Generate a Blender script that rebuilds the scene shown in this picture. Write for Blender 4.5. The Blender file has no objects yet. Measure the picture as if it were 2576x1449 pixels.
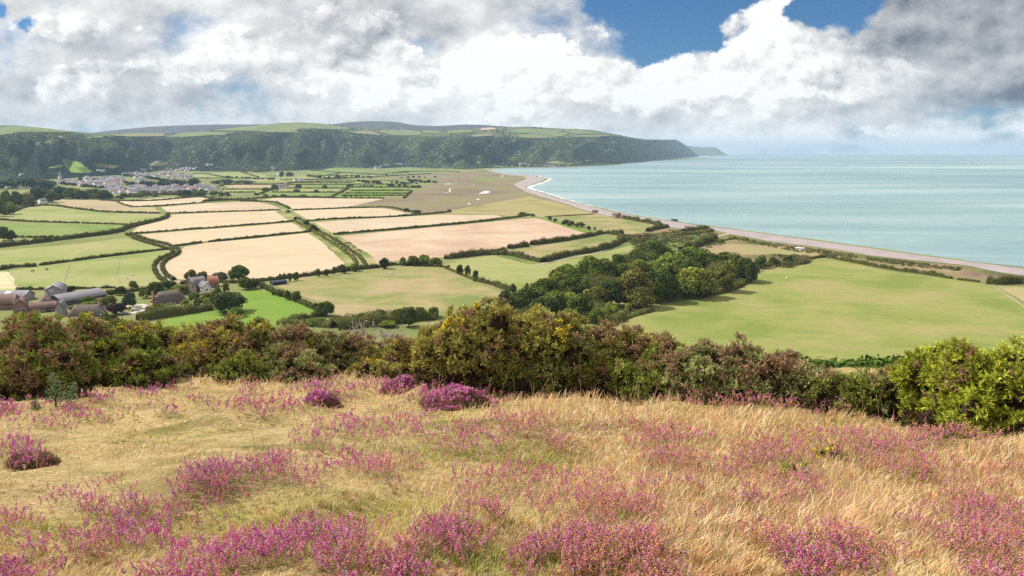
import bpy, math, random
import numpy as np
from mathutils import Vector
from mathutils.bvhtree import BVHTree

# ------------------------------------------------------------------ basics
random.seed(4)
RNG = np.random.default_rng(7)
S = bpy.context.scene
COL = S.collection
F, UC, VC, V0 = 2022.0, 1288.0, 724.5, 382.6
EYE = 90.0
PITCH = math.atan((VC - V0) / F)
CP, SP = math.cos(PITCH), math.sin(PITCH)


def rays(u, v):
    """view rays of photo positions (2576 x 1449), scaled so that y = 1"""
    u = np.asarray(u, float); v = np.asarray(v, float)
    a, b = (u - UC) / F, (VC - v) / F
    d = np.stack([a, CP + SP * b, -SP + CP * b], -1)
    return d / d[..., 1:2]


def P(u, v, z=0.0):
    """point of the plain seen at (u, v)"""
    d = rays(u, v)
    t = (z - EYE) / d[..., 2]
    return np.stack([d[..., 0] * t, t, np.full_like(t, z)], -1)


def at_depth(u, v, y):
    return np.array([0, 0, EYE]) + rays(u, v) * np.asarray(y, float)[..., None]


def tag(o, label=None, cat=None, group=None, kind=None):
    if label: o['label'] = label
    if cat: o['category'] = cat
    if group: o['group'] = group
    if kind: o['kind'] = kind
    return o


def empty(name, loc=(0, 0, 0), rz=0.0):
    o = bpy.data.objects.new(name, None)
    COL.objects.link(o)
    o.location = loc; o.rotation_euler = (0, 0, rz)
    o.empty_display_size = 0.2
    return o


def link(name, me, parent=None):
    o = bpy.data.objects.new(name, me)
    COL.objects.link(o)
    if parent: o.parent = parent
    return o


def copy_thing(o, parent=None):
    c = o.copy(); COL.objects.link(c)
    if parent: c.parent = parent
    for ch in o.children: copy_thing(ch, c)
    return c


def tri_mesh(name, V, T, mats, col=None, smooth=False, midx=None):
    V = np.ascontiguousarray(V, np.float32); T = np.ascontiguousarray(T, np.int32)
    me = bpy.data.meshes.new(name)
    k = T.shape[1]
    me.vertices.add(len(V)); me.vertices.foreach_set('co', V.ravel())
    me.loops.add(T.size); me.loops.foreach_set('vertex_index', T.ravel())
    me.polygons.add(len(T))
    me.polygons.foreach_set('loop_start', np.arange(0, T.size, k, dtype=np.int32))
    if smooth: me.polygons.foreach_set('use_smooth', np.ones(len(T), bool))
    for m in (mats if isinstance(mats, (list, tuple)) else [mats]): me.materials.append(m)
    if midx is not None: me.polygons.foreach_set('material_index', np.asarray(midx, np.int32))
    me.update(calc_edges=True)
    if col is not None:
        a = me.attributes.new('col', 'FLOAT_COLOR', 'POINT')
        c = np.ones((len(V), 4), np.float32); c[:, :3] = col
        a.data.foreach_set('color', c.ravel())
    return me


class Geo:
    """collects vertices, triangles and colours for ONE mesh"""
    def __init__(s): s.V, s.T, s.C, s.M, s.n = [], [], [], [], 0
    def add(s, V, T, col=(1, 1, 1), m=0):
        V = np.asarray(V, float).reshape(-1, 3); T = np.asarray(T, int)
        s.V.append(V); s.T.append(T + s.n); s.n += len(V)
        s.C.append(np.broadcast_to(np.asarray(col, float), (len(V), 3)))
        s.M.append(np.full(len(T), m))
        return s
    def box(s, c, size, rz=0.0, col=(1, 1, 1), m=0, taper=1.0):
        x, y, z = np.array(size) / 2.0
        v = np.array([[-x, -y, -z], [x, -y, -z], [x, y, -z], [-x, y, -z], [-x * taper, -y * taper, z], [x * taper, -y * taper, z], [x * taper, y * taper, z], [-x * taper, y * taper, z]])
        return s.add(rot(v, rz) + np.array(c), quads([[0, 3, 2, 1], [4, 5, 6, 7], [0, 1, 5, 4], [1, 2, 6, 5], [2, 3, 7, 6], [3, 0, 4, 7]]), col, m)
    def tube(s, pts, rad, n=6, col=(1, 1, 1), m=0):
        pts = np.asarray(pts, float); k = len(pts)
        rad = np.broadcast_to(np.asarray(rad, float), (k,))
        V = []
        for i in range(k):
            t = pts[min(i + 1, k - 1)] - pts[max(i - 1, 0)]
            t = t / (np.linalg.norm(t) + 1e-9)
            a = np.cross(t, [0.3, 0.9, 0.1] if abs(t[2]) > .7 else [0, 0, 1]); a /= np.linalg.norm(a) + 1e-9
            b = np.cross(t, a)
            for j in range(n):
                w = 2 * math.pi * j / n
                V.append(pts[i] + rad[i] * (math.cos(w) * a + math.sin(w) * b))
        Q = [[i * n + j, i * n + (j + 1) % n, (i + 1) * n + (j + 1) % n, (i + 1) * n + j] for i in range(k - 1) for j in range(n)]
        T = quads(Q)
        cap = np.array([[(k - 1) * n, (k - 1) * n + j, (k - 1) * n + j + 1] for j in range(1, n - 1)] + [[0, j + 1, j] for j in range(1, n - 1)])
        return s.add(V, np.vstack([T, cap]), col, m)
    def mesh(s, name, mats, smooth=False, col=True):
        return tri_mesh(name, np.vstack(s.V), np.vstack(s.T), mats, np.vstack(s.C) if col else None, smooth, np.concatenate(s.M))


def quads(Q):
    Q = np.asarray(Q, int)
    return np.vstack([Q[:, [0, 1, 2]], Q[:, [0, 2, 3]]])


def rot(v, rz):
    c, s = math.cos(rz), math.sin(rz)
    v = np.asarray(v, float)
    return np.stack([v[..., 0] * c - v[..., 1] * s, v[..., 0] * s + v[..., 1] * c, v[..., 2]], -1)


def unit(v): return v / (np.linalg.norm(v, axis=-1, keepdims=True) + 1e-9)


def sphere_dirs(n, rng): return unit(rng.normal(size=(n, 3)))


def leaf_cards(C, Nrm, size, rng, stretch=1.0):
    """a small folded rhombus at every centre"""
    n = len(C)
    size = np.broadcast_to(np.asarray(size, float), (n,))[:, None]
    a = unit(np.cross(Nrm, sphere_dirs(n, rng))); b = np.cross(Nrm, a)
    l = size * rng.uniform(.6, 1.25, (n, 1)) * stretch; w = size * rng.uniform(.45, .9, (n, 1))
    V = np.stack([C - a * l, C - b * w + Nrm * size * .15, C + a * l, C + b * w + Nrm * size * .15], 1).reshape(-1, 3)
    i = np.arange(n)[:, None] * 4
    T = np.vstack([np.hstack([i, i + 1, i + 2]), np.hstack([i, i + 2, i + 3])])
    return V, T


def rep(c, k): return np.repeat(np.asarray(c), k, axis=0)


# smooth pseudo-noise from sines, vectorised
_ph = np.random.default_rng(11)
_W = [(_ph.uniform(-1, 1), _ph.uniform(-1, 1), _ph.uniform(0, 6.28)) for _ in range(40)]
def wob(x, y, wl, k=6, off=0):
    r = 0
    for i in range(k):
        a, b, p = _W[(i + off) % 40]
        n = math.hypot(a, b) + 1e-6
        f = 2 * math.pi / wl * (0.7 + 0.6 * ((i * 37) % 10) / 10)
        r = r + np.sin((x * a + y * b) / n * f + p + .6 * np.sin((x * b - y * a) / n * f * .6 + p * 2))
    return r / k


def inpoly(u, v, poly):
    x, y = np.asarray(u), np.asarray(v); r = np.zeros(x.shape, bool); n = len(poly)
    for i in range(n):
        (x1, y1), (x2, y2) = poly[i], poly[(i + 1) % n]
        if y1 == y2: continue
        r ^= ((y1 > y) != (y2 > y)) & (x < (x2 - x1) * (y - y1) / (y2 - y1) + x1)
    return r


def resample(pts, step):
    pts = np.asarray(pts, float)
    L = np.concatenate([[0], np.cumsum(np.linalg.norm(np.diff(pts, axis=0), axis=1))])
    n = max(2, int(L[-1] / step) + 1)
    s = np.linspace(0, L[-1], n)
    return np.stack([np.interp(s, L, pts[:, k]) for k in range(pts.shape[1])], -1), L[-1]


def smooth_line(pts, it=2):
    pts = np.asarray(pts, float)
    for _ in range(it):
        q = [pts[0]]
        for a, b in zip(pts[:-1], pts[1:]): q += [a * .75 + b * .25, a * .25 + b * .75]
        pts = np.array(q + [pts[-1]])
    return pts


# ------------------------------------------------------------------ materials
def new_mat(name):
    m = bpy.data.materials.new(name); m.use_nodes = True
    nt = m.node_tree
    return m, nt, nt.nodes['Principled BSDF']


def nd(nt, t, **kw):
    n = nt.nodes.new(t)
    for k, v in kw.items(): setattr(n, k, v)
    return n


def noise(nt, vec, scale, detail=4, rough=.55, dist=0.0):
    n = nd(nt, 'ShaderNodeTexNoise')
    n.inputs['Scale'].default_value = scale; n.inputs['Detail'].default_value = detail
    n.inputs['Roughness'].default_value = rough; n.inputs['Distortion'].default_value = dist
    if vec is not None: nt.links.new(vec, n.inputs['Vector'])
    return n.outputs['Fac']


def ramp(nt, fac, stops):
    r = nd(nt, 'ShaderNodeValToRGB'); e = r.color_ramp.elements
    while len(e) < len(stops): e.new(.5)
    for k, (p, c) in enumerate(stops): e[k].position = p; e[k].color = (*c, 1)
    nt.links.new(fac, r.inputs[0])
    return r.outputs[0]


def mix(nt, f, a, b, mode='MIX'):
    m = nd(nt, 'ShaderNodeMix', data_type='RGBA', blend_type=mode)
    for s, v in ((m.inputs[0], f), (m.inputs[6], a), (m.inputs[7], b)):
        if hasattr(v, 'is_linked'): nt.links.new(v, s)
        else: s.default_value = v if isinstance(v, (int, float)) else (*v, 1)
    return m.outputs[2]


def objvec(nt, scale=(1, 1, 1), rz=0.0):
    tc = nd(nt, 'ShaderNodeTexCoord'); mp = nd(nt, 'ShaderNodeMapping')
    mp.inputs['Scale'].default_value = scale; mp.inputs['Rotation'].default_value = (0, 0, rz)
    nt.links.new(tc.outputs['Object'], mp.inputs['Vector'])
    return mp.outputs['Vector']


def bump(nt, bs, h, dist, strength=1.0):
    b = nd(nt, 'ShaderNodeBump'); b.inputs['Distance'].default_value = dist; b.inputs['Strength'].default_value = strength
    nt.links.new(h, b.inputs['Height']); nt.links.new(b.outputs[0], bs.inputs['Normal'])


def patchy(name, c1, c2, c3, big=.02, rz=0.0, stretch=6.0, fine=.35, rough=.95, rows=.25, bmp=.15, tram=0):
    """field surface: broad patches of two colours, streaks along the rows, fine grain"""
    c1, c2, c3 = [tuple(x * .84 for x in c) for c in (c1, c2, c3)]
    m, nt, bs = new_mat(name)
    v = objvec(nt); vs = objvec(nt, (fine / stretch, fine, 1), rz)
    a = noise(nt, v, big, 6, .6, .6); s = noise(nt, vs, 1.0, 4, .65); g = noise(nt, v, fine * 2.5, 3, .7)
    base = ramp(nt, a, [(.38, c1), (.5, c2), (.62, c3)])
    base = mix(nt, .45, base, ramp(nt, noise(nt, objvec(nt, (1, 2.2, 1), rz * .3), big * 4.5, 6, .62), [(.3, (.40, .45, .38)), (.7, (.60, .56, .54))]), 'OVERLAY')
    base = mix(nt, rows, base, ramp(nt, s, [(.3, (.45, .45, .45)), (.5, (.5, .5, .5)), (.72, (.6, .57, .5))]), 'OVERLAY')
    base = mix(nt, .3, base, ramp(nt, g, [(.25, (.3, .3, .3)), (.75, (.7, .7, .7))]), 'OVERLAY')
    # worn spots and damp hollows with an edge of their own
    sp_ = noise(nt, objvec(nt, (1, 1, 1), .5), big * 11, 7, .7, .8)
    base = mix(nt, .5, base, ramp(nt, sp_, [(.30, (.36, .42, .34)), (.42, (.5, .5, .5)), (.60, (.5, .5, .5)), (.74, (.62, .57, .55))]), 'OVERLAY')
    if tram:
        ws = nd(nt, 'ShaderNodeTexWave', wave_type='BANDS', bands_direction='X'); ws.inputs['Scale'].default_value = .314 / tram; ws.inputs['Distortion'].default_value = 1.2; ws.inputs['Detail'].default_value = 1; ws.inputs['Detail Scale'].default_value = .4
        nt.links.new(objvec(nt, (1, 1, 1), rz), ws.inputs['Vector'])
        base = mix(nt, .8, base, ramp(nt, ws.outputs['Fac'], [(.0, (.42, .40, .38)), (.03, (.5, .5, .5))]), 'OVERLAY')
    nt.links.new(base, bs.inputs['Base Color'])
    bs.inputs['Roughness'].default_value = rough; bs.inputs['Specular IOR Level'].default_value = .1
    bump(nt, bs, g, bmp)
    return m


def foliage(name, transl=.3, rough=.6, var=.25, tint=False, spec=.25):
    m, nt, bs = new_mat(name)
    at = nd(nt, 'ShaderNodeAttribute', attribute_name='col')
    c = at.outputs['Color']
    if tint:
        oi = nd(nt, 'ShaderNodeObjectInfo')
        c = mix(nt, 1.0, c, oi.outputs['Color'], 'MULTIPLY')
    nt.links.new(c, bs.inputs['Base Color'])
    bs.inputs['Roughness'].default_value = rough; bs.inputs['Specular IOR Level'].default_value = spec
    if transl:
        t = nd(nt, 'ShaderNodeBsdfTranslucent'); nt.links.new(c, t.inputs['Color'])
        ms = nd(nt, 'ShaderNodeMixShader'); ms.inputs[0].default_value = transl
        nt.links.new(bs.outputs[0], ms.inputs[1]); nt.links.new(t.outputs[0], ms.inputs[2])
        nt.links.new(ms.outputs[0], nt.nodes['Material Output'].inputs['Surface'])
    return m


def simple(name, c, rough=.8, c2=None, scale=3.0, metal=0.0, spec=.3, bmp=0.0, stretch=(1, 1, 1)):
    m, nt, bs = new_mat(name)
    v = objvec(nt, stretch)
    f = noise(nt, v, scale, 5, .6)
    nt.links.new(ramp(nt, f, [(.3, c), (.7, c2 or tuple(x * .75 for x in c))]), bs.inputs['Base Color'])
    bs.inputs['Roughness'].default_value = rough; bs.inputs['Metallic'].default_value = metal
    bs.inputs['Specular IOR Level'].default_value = spec
    if bmp: bump(nt, bs, f, bmp)
    return m


M_LEAF = foliage('leaf_clumps', .15, .75, tint=True, spec=.06)
M_GORSE = foliage('gorse_needles', .06, .7, spec=.08)
M_HERB = foliage('heath_plants', .30, .7, spec=.08)
M_WOODLAND = foliage('woodland_crowns', 0, .9, spec=.05)
M_BARK = simple('bark', (.10, .08, .06), .95, (.05, .04, .03), 2.0)
M_TWIG = simple('gorse_twigs', (.09, .06, .04), .9, (.04, .027, .02), 12.0)
M_CORE = simple('dead_gorse_gap_shade', (.050, .034, .021), 1.0, (.030, .020, .013), 14.0, spec=.05)  # dead inner growth, coloured dark so gaps between tufts read as shade
M_DEAD = simple('dead_wood', (.42, .36, .31), .9, (.26, .21, .18), 9.0)

# ------------------------------------------------------------------ camera, sun, sky
cam = bpy.data.cameras.new('camera'); co = bpy.data.objects.new('camera', cam); COL.objects.link(co)
co.location = (0, 0, EYE); co.rotation_euler = (math.pi / 2 - PITCH, 0, 0)
cam.sensor_width = 36; cam.lens = 36 * F / 2576; cam.clip_start = .1; cam.clip_end = 400000
S.camera = co
SUN_EL, SUN_AZ = math.radians(47), math.radians(-72)          # azimuth measured from +Y towards +X
sd = Vector((math.sin(SUN_AZ) * math.cos(SUN_EL), math.cos(SUN_AZ) * math.cos(SUN_EL), math.sin(SUN_EL)))
sl = bpy.data.lights.new('sun', 'SUN'); so = bpy.data.objects.new('sun', sl); COL.objects.link(so)
sl.energy = 4.8; sl.angle = math.radians(.53); sl.color = (1, .965, .90)
so.rotation_euler = (-sd).to_track_quat('-Z', 'Y').to_euler(); so.location = (-300, 100, 500)

W = bpy.data.worlds.new('World'); S.world = W; W.use_nodes = True
wt = W.node_tree; wt.nodes.clear()


class X:
    """a scalar socket with arithmetic"""
    def __init__(s, k): s.k = k
    def op(s, o, b=None, c=None):
        n = wt.nodes.new('ShaderNodeMath'); n.operation = o
        for i, q in enumerate((s, b, c)):
            if q is None: continue
            if isinstance(q, X): wt.links.new(q.k, n.inputs[i])
            else: n.inputs[i].default_value = q
        return X(n.outputs[0])
    def __add__(s, o): return s.op('ADD', o)
    def __sub__(s, o): return s.op('SUBTRACT', o)
    def __mul__(s, o): return s.op('MULTIPLY', o)
    def __truediv__(s, o): return s.op('DIVIDE', o)
    def step(s, a, b, lo=0.0, hi=1.0):
        n = wt.nodes.new('ShaderNodeMapRange'); n.interpolation_type = 'SMOOTHSTEP'
        wt.links.new(s.k, n.inputs[0])
        for i, q in ((1, a), (2, b), (3, lo), (4, hi)): n.inputs[i].default_value = q
        return X(n.outputs[0])


def vmath(o, a, b=None, c=None, out=0):
    n = wt.nodes.new('ShaderNodeVectorMath'); n.operation = o
    for i, q in enumerate((a, b, c)):
        if q is None: continue
        if hasattr(q, 'is_linked'): wt.links.new(q, n.inputs[i])
        else: n.inputs[i].default_value = q
    return n.outputs[out]


tc = wt.nodes.new('ShaderNodeTexCoord')
sep = wt.nodes.new('ShaderNodeSeparateXYZ'); wt.links.new(tc.outputs['Generated'], sep.inputs[0])
ay = X(sep.outputs[1]).op('ABSOLUTE').op('MAXIMUM', .18)
# beyond 0.4 of height the pattern is squeezed so that the whole dome stays clouded
comb = wt.nodes.new('ShaderNodeCombineXYZ')
wt.links.new((X(sep.outputs[0]) / ay).k, comb.inputs[0]); wt.links.new((X(sep.outputs[2]) / ay).k, comb.inputs[1])
ST = comb.outputs[0]


def wnoise(vec, scale, detail, rough, dist=0.0):
    n = wt.nodes.new('ShaderNodeTexNoise'); n.noise_dimensions = '2D'
    for k, q in (('Scale', scale), ('Detail', detail), ('Roughness', rough), ('Distortion', dist)): n.inputs[k].default_value = q
    wt.links.new(vec, n.inputs['Vector'])
    return n


def blob_sum(vec, blobs, base):
    acc = None
    for (u, v, ru, rv, w) in blobs:
        d = rays(u, v); ia, ib = F / ru, F / rv
        q = vmath('MULTIPLY_ADD', vec, (ia, ib, 0), (-d[0] * ia, -d[2] * ib, 0))
        g = X(vmath('LENGTH', q, out=1)).step(0.0, 1.7, w, 0.0)
        acc = g + base if acc is None else acc + g
    return acc


# edges of the clouds wander: warp the coordinates by a broad and a fine noise
wn = wnoise(ST, 5.0, 6, .62)
warp = vmath('MULTIPLY_ADD', vmath('SUBTRACT', wn.outputs['Color'], (.5, .5, .5)), (.16, .10, 0), ST)
COVER = [  # (u, v, half width, half height, weight): holes of blue are negative
    (1760, 30, 200, 85, -1.15), (1690, 95, 150, 50, -.7), (2060, 55, 140, 85, -1.15), (1870, 75, 90, 55, -.7), (2180, 30, 70, 45, -.7), (1640, -40, 130, 60, -.5),
    (1935, 40, 42, 75, 1.5), (1985, 80, 60, 40, .7), (1830, 125, 120, 38, .7), (2085, 125, 150, 36, .6), (1900, -30, 130, 32, .8), (2080, -20, 90, 30, .5),
    (85, 38, 26, 15, -.62), (4, 10, 26, 16, -.66), (2280, 325, 260, 20, -.30), (2450, 292, 160, 14, -.26), (2200, 372, 420, 16, -.30), (1500, -10, 70, 30, -.3),
    (1560, 60, 60, 40, .35), (2350, 60, 190, 110, .6)]
cov = blob_sum(warp, COVER, .56)
n1 = wnoise(vmath('MULTIPLY', ST, (1, 1.55, 1)), 7.0, 10, .58, 0.0)
off = vmath('ADD', vmath('MULTIPLY', ST, (1, 1.55, 1)), (-.010, .016, 0))
n2 = wnoise(off, 7.0, 6, .56, 0.0)
N1, N2 = X(n1.outputs['Fac']), X(n2.outputs['Fac'])
dens = cov + (N1 - .5) * 1.5
alpha = dens.step(-.04, .52)
BRIGHT = [
    (2480, 30, 350, 130, -.58), (2560, 250, 280, 54, -.48), (2300, 50, 150, 60, -.12), (2240, 300, 260, 26, -.12), (2050, 268, 220, 22, -.10),
    (900, 120, 130, 60, -.22), (560, 235, 190, 45, -.20), (250, 210, 110, 34, -.10), (60, 240, 110, 36, -.17), (150, 105, 60, 36, -.14), (400, 60, 120, 40, -.12), (400, 100, 40, 34, -.10),
    (1050, 60, 160, 50, -.15), (1130, 110, 60, 80, -.15), (1500, 290, 260, 36, -.17), (1010, 300, 200, 40, -.06), (1300, 62, 130, 40, -.12), (1480, 100, 80, 30, -.10), (700, 50, 160, 40, -.10),
    (1270, 160, 150, 90, .34), (1180, 165, 50, 40, .2), (1400, 130, 110, 60, .16), (1930, 50, 60, 90, .22), (900, 230, 130, 40, .16), (1010, 180, 60, 40, .18), (1060, 110, 30, 30, .18), (200, 240, 90, 34, .16), (520, 90, 90, 50, .14), (1345, 297, 34, 26, .24),
    (1650, 225, 260, 70, .14), (1900, 190, 260, 70, .12), (120, 40, 120, 46, .12), (620, 130, 60, 34, .12), (1560, 40, 80, 60, .14), (1900, 300, 200, 40, .08), (2150, 330, 120, 16, .12), (2300, 392, 1100, 80, .42), (1000, 340, 700, 40, .08), (480, 300, 420, 24, -.05)]
br = blob_sum(warp, BRIGHT, .66)
def billow(vec):
    n = wt.nodes.new('ShaderNodeTexVoronoi'); n.voronoi_dimensions = '2D'; n.feature = 'F1'; n.normalize = True
    for k, q in (('Scale', 15.0), ('Detail', 4.0), ('Roughness', .52), ('Lacunarity', 2.3)): n.inputs[k].default_value = q
    wt.links.new(vec, n.inputs['Vector'])
    return X(n.outputs['Distance'])


fw = wnoise(ST, 26.0, 5, .6)
pw = vmath('MULTIPLY_ADD', vmath('SUBTRACT', fw.outputs['Color'], (.5, .5, .5)), (.030, .024, 0), vmath('MULTIPLY', ST, (1, 1.45, 1)))
B1, B2 = billow(pw), billow(vmath('ADD', pw, (-.009, .014, 0)))
puff = B2 - B1
big = X(wnoise(vmath('MULTIPLY', warp, (1, 1.8, 1)), 4.5, 7, .55).outputs['Fac']) - .5
HEAP = [  # heaped white clouds in front of the grey layer
    (1290, 165, 150, 75, .95), (1370, 120, 60, 45, .6), (1180, 170, 60, 36, .5), (1480, 215, 160, 60, .7), (1650, 190, 170, 70, .7), (1930, 60, 70, 90, .9), (1900, 200, 260, 70, .7), (2150, 170, 180, 60, .6),
    (950, 200, 170, 60, .75), (1030, 120, 60, 60, .6), (850, 60, 160, 50, .5), (500, 110, 150, 60, .7), (380, 180, 160, 40, .5), (170, 235, 110, 50, .75), (60, 60, 130, 40, .6), (240, 80, 110, 40, .5), (620, 160, 120, 50, .5), (740, 200, 60, 30, .4),
    (1345, 298, 60, 34, .8), (1750, 290, 180, 40, .25), (2200, 312, 90, 16, .6), (2480, 320, 120, 30, .45), (2300, 150, 120, 60, .15), (1500, 60, 100, 50, .5)]
hp = blob_sum(warp, HEAP, -.42)
hd = hp + (N1 - .5) * 1.1 - (B1 - .35) * .9
heap = hd.step(-.06, .12)
soft = br + (N1 - N2) * 1.3 + big * .75
top = br + puff * 1.5 + (N1 - N2) * .9 + big * .35 + hd.step(0, .9, .08, .15)
lit = soft + (top - soft) * heap
alpha = (alpha + heap * hd.step(.0, .3)).op('MINIMUM', 1.0)
cr = wt.nodes.new('ShaderNodeValToRGB'); e = cr.color_ramp.elements
for p, c in ((.0, (.115, .14, .19)), (.22, (.235, .27, .345)), (.42, (.44, .50, .60)), (.60, (.68, .73, .80)), (.78, (.92, .935, .95)), (1.0, (1.08, 1.07, 1.04))):
    q = e[0] if p == 0 else (e[1] if p == 1.0 else e.new(p)); q.position = p; q.color = (*c, 1)
wt.links.new(lit.k, cr.inputs[0])
sky = wt.nodes.new('ShaderNodeTexSky'); sky.sky_type = 'NISHITA'; sky.sun_disc = False
sky.sun_elevation = SUN_EL; sky.sun_rotation = SUN_AZ; sky.air_density = 1.0; sky.dust_density = .15; sky.ozone_density = 4.5; sky.altitude = 400
bgs = wt.nodes.new('ShaderNodeBackground'); bgs.inputs[1].default_value = .052
tn = wt.nodes.new('ShaderNodeMix'); tn.data_type = 'RGBA'; tn.blend_type = 'MULTIPLY'; tn.inputs[0].default_value = 1
wt.links.new(sky.outputs[0], tn.inputs[6]); tn.inputs[7].default_value = (.40, .78, 1.12, 1); wt.links.new(tn.outputs[2], bgs.inputs[0])
bgc = wt.nodes.new('ShaderNodeBackground'); bgc.inputs[1].default_value = .79
wt.links.new(cr.outputs[0], bgc.inputs[0])
ms = wt.nodes.new('ShaderNodeMixShader'); wo = wt.nodes.new('ShaderNodeOutputWorld')
wt.links.new(alpha.k, ms.inputs[0]); wt.links.new(bgs.outputs[0], ms.inputs[1]); wt.links.new(bgc.outputs[0], ms.inputs[2])
wt.links.new(ms.outputs[0], wo.inputs[0])
W.cycles.sampling_method = 'NONE'

S.view_settings.view_transform = 'Standard'; S.view_settings.look = 'None'; S.view_settings.exposure = .42; S.view_settings.gamma = 1
cy = S.cycles
cy.max_bounces = 5; cy.diffuse_bounces = 1; cy.glossy_bounces = 2; cy.transmission_bounces = 3; cy.volume_bounces = 0; cy.transparent_max_bounces = 6
cy.use_denoising = False; cy.caustics_reflective = False; cy.caustics_refractive = False; cy.sample_clamp_indirect = 4
try: cy.denoiser = 'OPENIMAGEDENOISE'; cy.denoising_prefilter = 'ACCURATE'
except Exception: pass

# ------------------------------------------------------------------ haze
hz = bpy.data.materials.new('air'); hz.use_nodes = True; hz.node_tree.nodes.clear()
vo = hz.node_tree.nodes.new('ShaderNodeVolumePrincipled'); oo = hz.node_tree.nodes.new('ShaderNodeOutputMaterial')
vo.inputs['Color'].default_value = (.56, .78, 1.0, 1); vo.inputs['Density'].default_value = 4.4e-5; vo.inputs['Anisotropy'].default_value = .1
hz.node_tree.links.new(vo.outputs[0], oo.inputs['Volume'])
g = Geo(); g.box((0, 15000, 224), (76000, 50000, 454), taper=1.0)
tag(link('haze', g.mesh('haze', hz, col=False)), 'pale sea air fading the far hills and headlands to blue', 'haze', kind='stuff')

# ------------------------------------------------------------------ terrain: heath slope under the camera
_MOUND = []
for (mu, mv, my, rad, h) in ((1150, 1010, 15.5, 1.0, .34), (800, 1010, 14.5, .7, .20), (1330, 1100, 10.0, .7, .14), (1060, 1090, 10.0, .9, .12), (60, 1165, 8.6, .5, .10), (1880, 1010, 13.5, 1.4, .18), (600, 960, 19, 1.8, .30), (1400, 990, 16, 1.6, .16), (1500, 1330, 5.3, .9, .10), (750, 1400, 4.6, .7, .08)):
    d = rays(mu, mv); _MOUND.append((d[0] * my, my, rad, h))


def gz(x, y):
    """height of the heath slope"""
    x = np.asarray(x, float); y = np.asarray(y, float)
    k = np.maximum(y - 21, 0)
    z = 88.5 - .21 * y - .15 * (k - 6 * (1 - np.exp(-k / 6)))
    near = np.clip(1 - (y - 40) / 60, 0, 1)
    z = z + (.16 * wob(x, y, 5.0, 5) + (.115 * wob(x, y, 1.7, 6, 7)) + .035 * wob(x, y, .6, 6, 15)) * near + (1 - near) * 1.2 * wob(x, y, 60, 5, 3)
    s = np.clip((y - 8) / 10, 0, 1)
    z = z - s * .16 * np.clip((-x - 5) / 6, 0, 1.2)
    for mx, my, r, h in _MOUND: z = z + h * np.exp(-((x - mx) ** 2 + (y - my) ** 2) / (r * r))
    return np.maximum(z, -3.0 - .002 * y)


def drop(u, v, y0=2.0, y1=60.0):
    """points of the heath slope seen at (u, v)"""
    d = rays(u, v); n = 52
    ys = y0 * (y1 / y0) ** (np.arange(n) / (n - 1))
    hit = np.full(d.shape[:-1], np.nan); prev = None
    for y in ys:
        f = EYE + d[..., 2] * y - gz(d[..., 0] * y, y)
        if prev is not None:
            m = np.isnan(hit) & (f <= 0) & (prev > 0)
            yy = yp + (y - yp) * prev / np.maximum(prev - f, 1e-9)
            hit = np.where(m, yy, hit)
        prev, yp = f, y
    y = hit
    x = d[..., 0] * y
    return np.stack([x, y, gz(x, np.nan_to_num(y, nan=50.0))], -1)


m, nt, bs = new_mat('heath_ground')
v = objvec(nt)
c = ramp(nt, noise(nt, v, .9, 8, .62, .4), [(.30, (.12, .115, .035)), (.42, (.25, .20, .085)), (.55, (.40, .30, .15)), (.70, (.30, .25, .09))])
c = mix(nt, .6, c, ramp(nt, noise(nt, v, 14, 6, .7), [(.2, (.18, .16, .14)), (.75, (.75, .74, .7))]), 'OVERLAY')
lc = ramp(nt, noise(nt, objvec(nt), .045, 5, .6), [(.35, (.06, .085, .02)), (.6, (.13, .15, .035)), (.8, (.17, .13, .05))])
gy = nd(nt, 'ShaderNodeSeparateXYZ'); tcn = nd(nt, 'ShaderNodeTexCoord'); nt.links.new(tcn.outputs['Object'], gy.inputs[0])
mr = nd(nt, 'ShaderNodeMapRange'); mr.inputs[1].default_value = 30; mr.inputs[2].default_value = 60; nt.links.new(gy.outputs[1], mr.inputs[0])
nt.links.new(mix(nt, mr.outputs[0], c, lc), bs.inputs['Base Color']); bs.inputs['Roughness'].default_value = 1; bs.inputs['Specular IOR Level'].default_value = .05
bump(nt, bs, noise(nt, v, 22, 5, .7), .03)
M_HEATH = m


def grid_mesh(name, XYZ, mat, smooth=True, col=None):
    r, c = XYZ.shape[:2]
    i = np.arange(r * c).reshape(r, c)
    Q = np.stack([i[:-1, :-1], i[:-1, 1:], i[1:, 1:], i[1:, :-1]], -1).reshape(-1, 4)
    return tri_mesh(name, XYZ.reshape(-1, 3), Q, mat, col, smooth)


yy = np.concatenate([np.linspace(-14, 2, 20)[:-1], np.linspace(2, 24, 200)[:-1], np.geomspace(24, 330, 90)])
ss = np.linspace(-1, 1, 300)
YY, SS = np.meshgrid(yy, ss, indexing='ij')
XX = SS * (11 + 1.15 * np.maximum(YY, 0))
tag(link('heath_slope', grid_mesh('heath_slope', np.stack([XX, YY, gz(XX, YY)], -1), M_HEATH)), 'steep heath hillside of dry grass falling to the fields', kind='structure')

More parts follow.
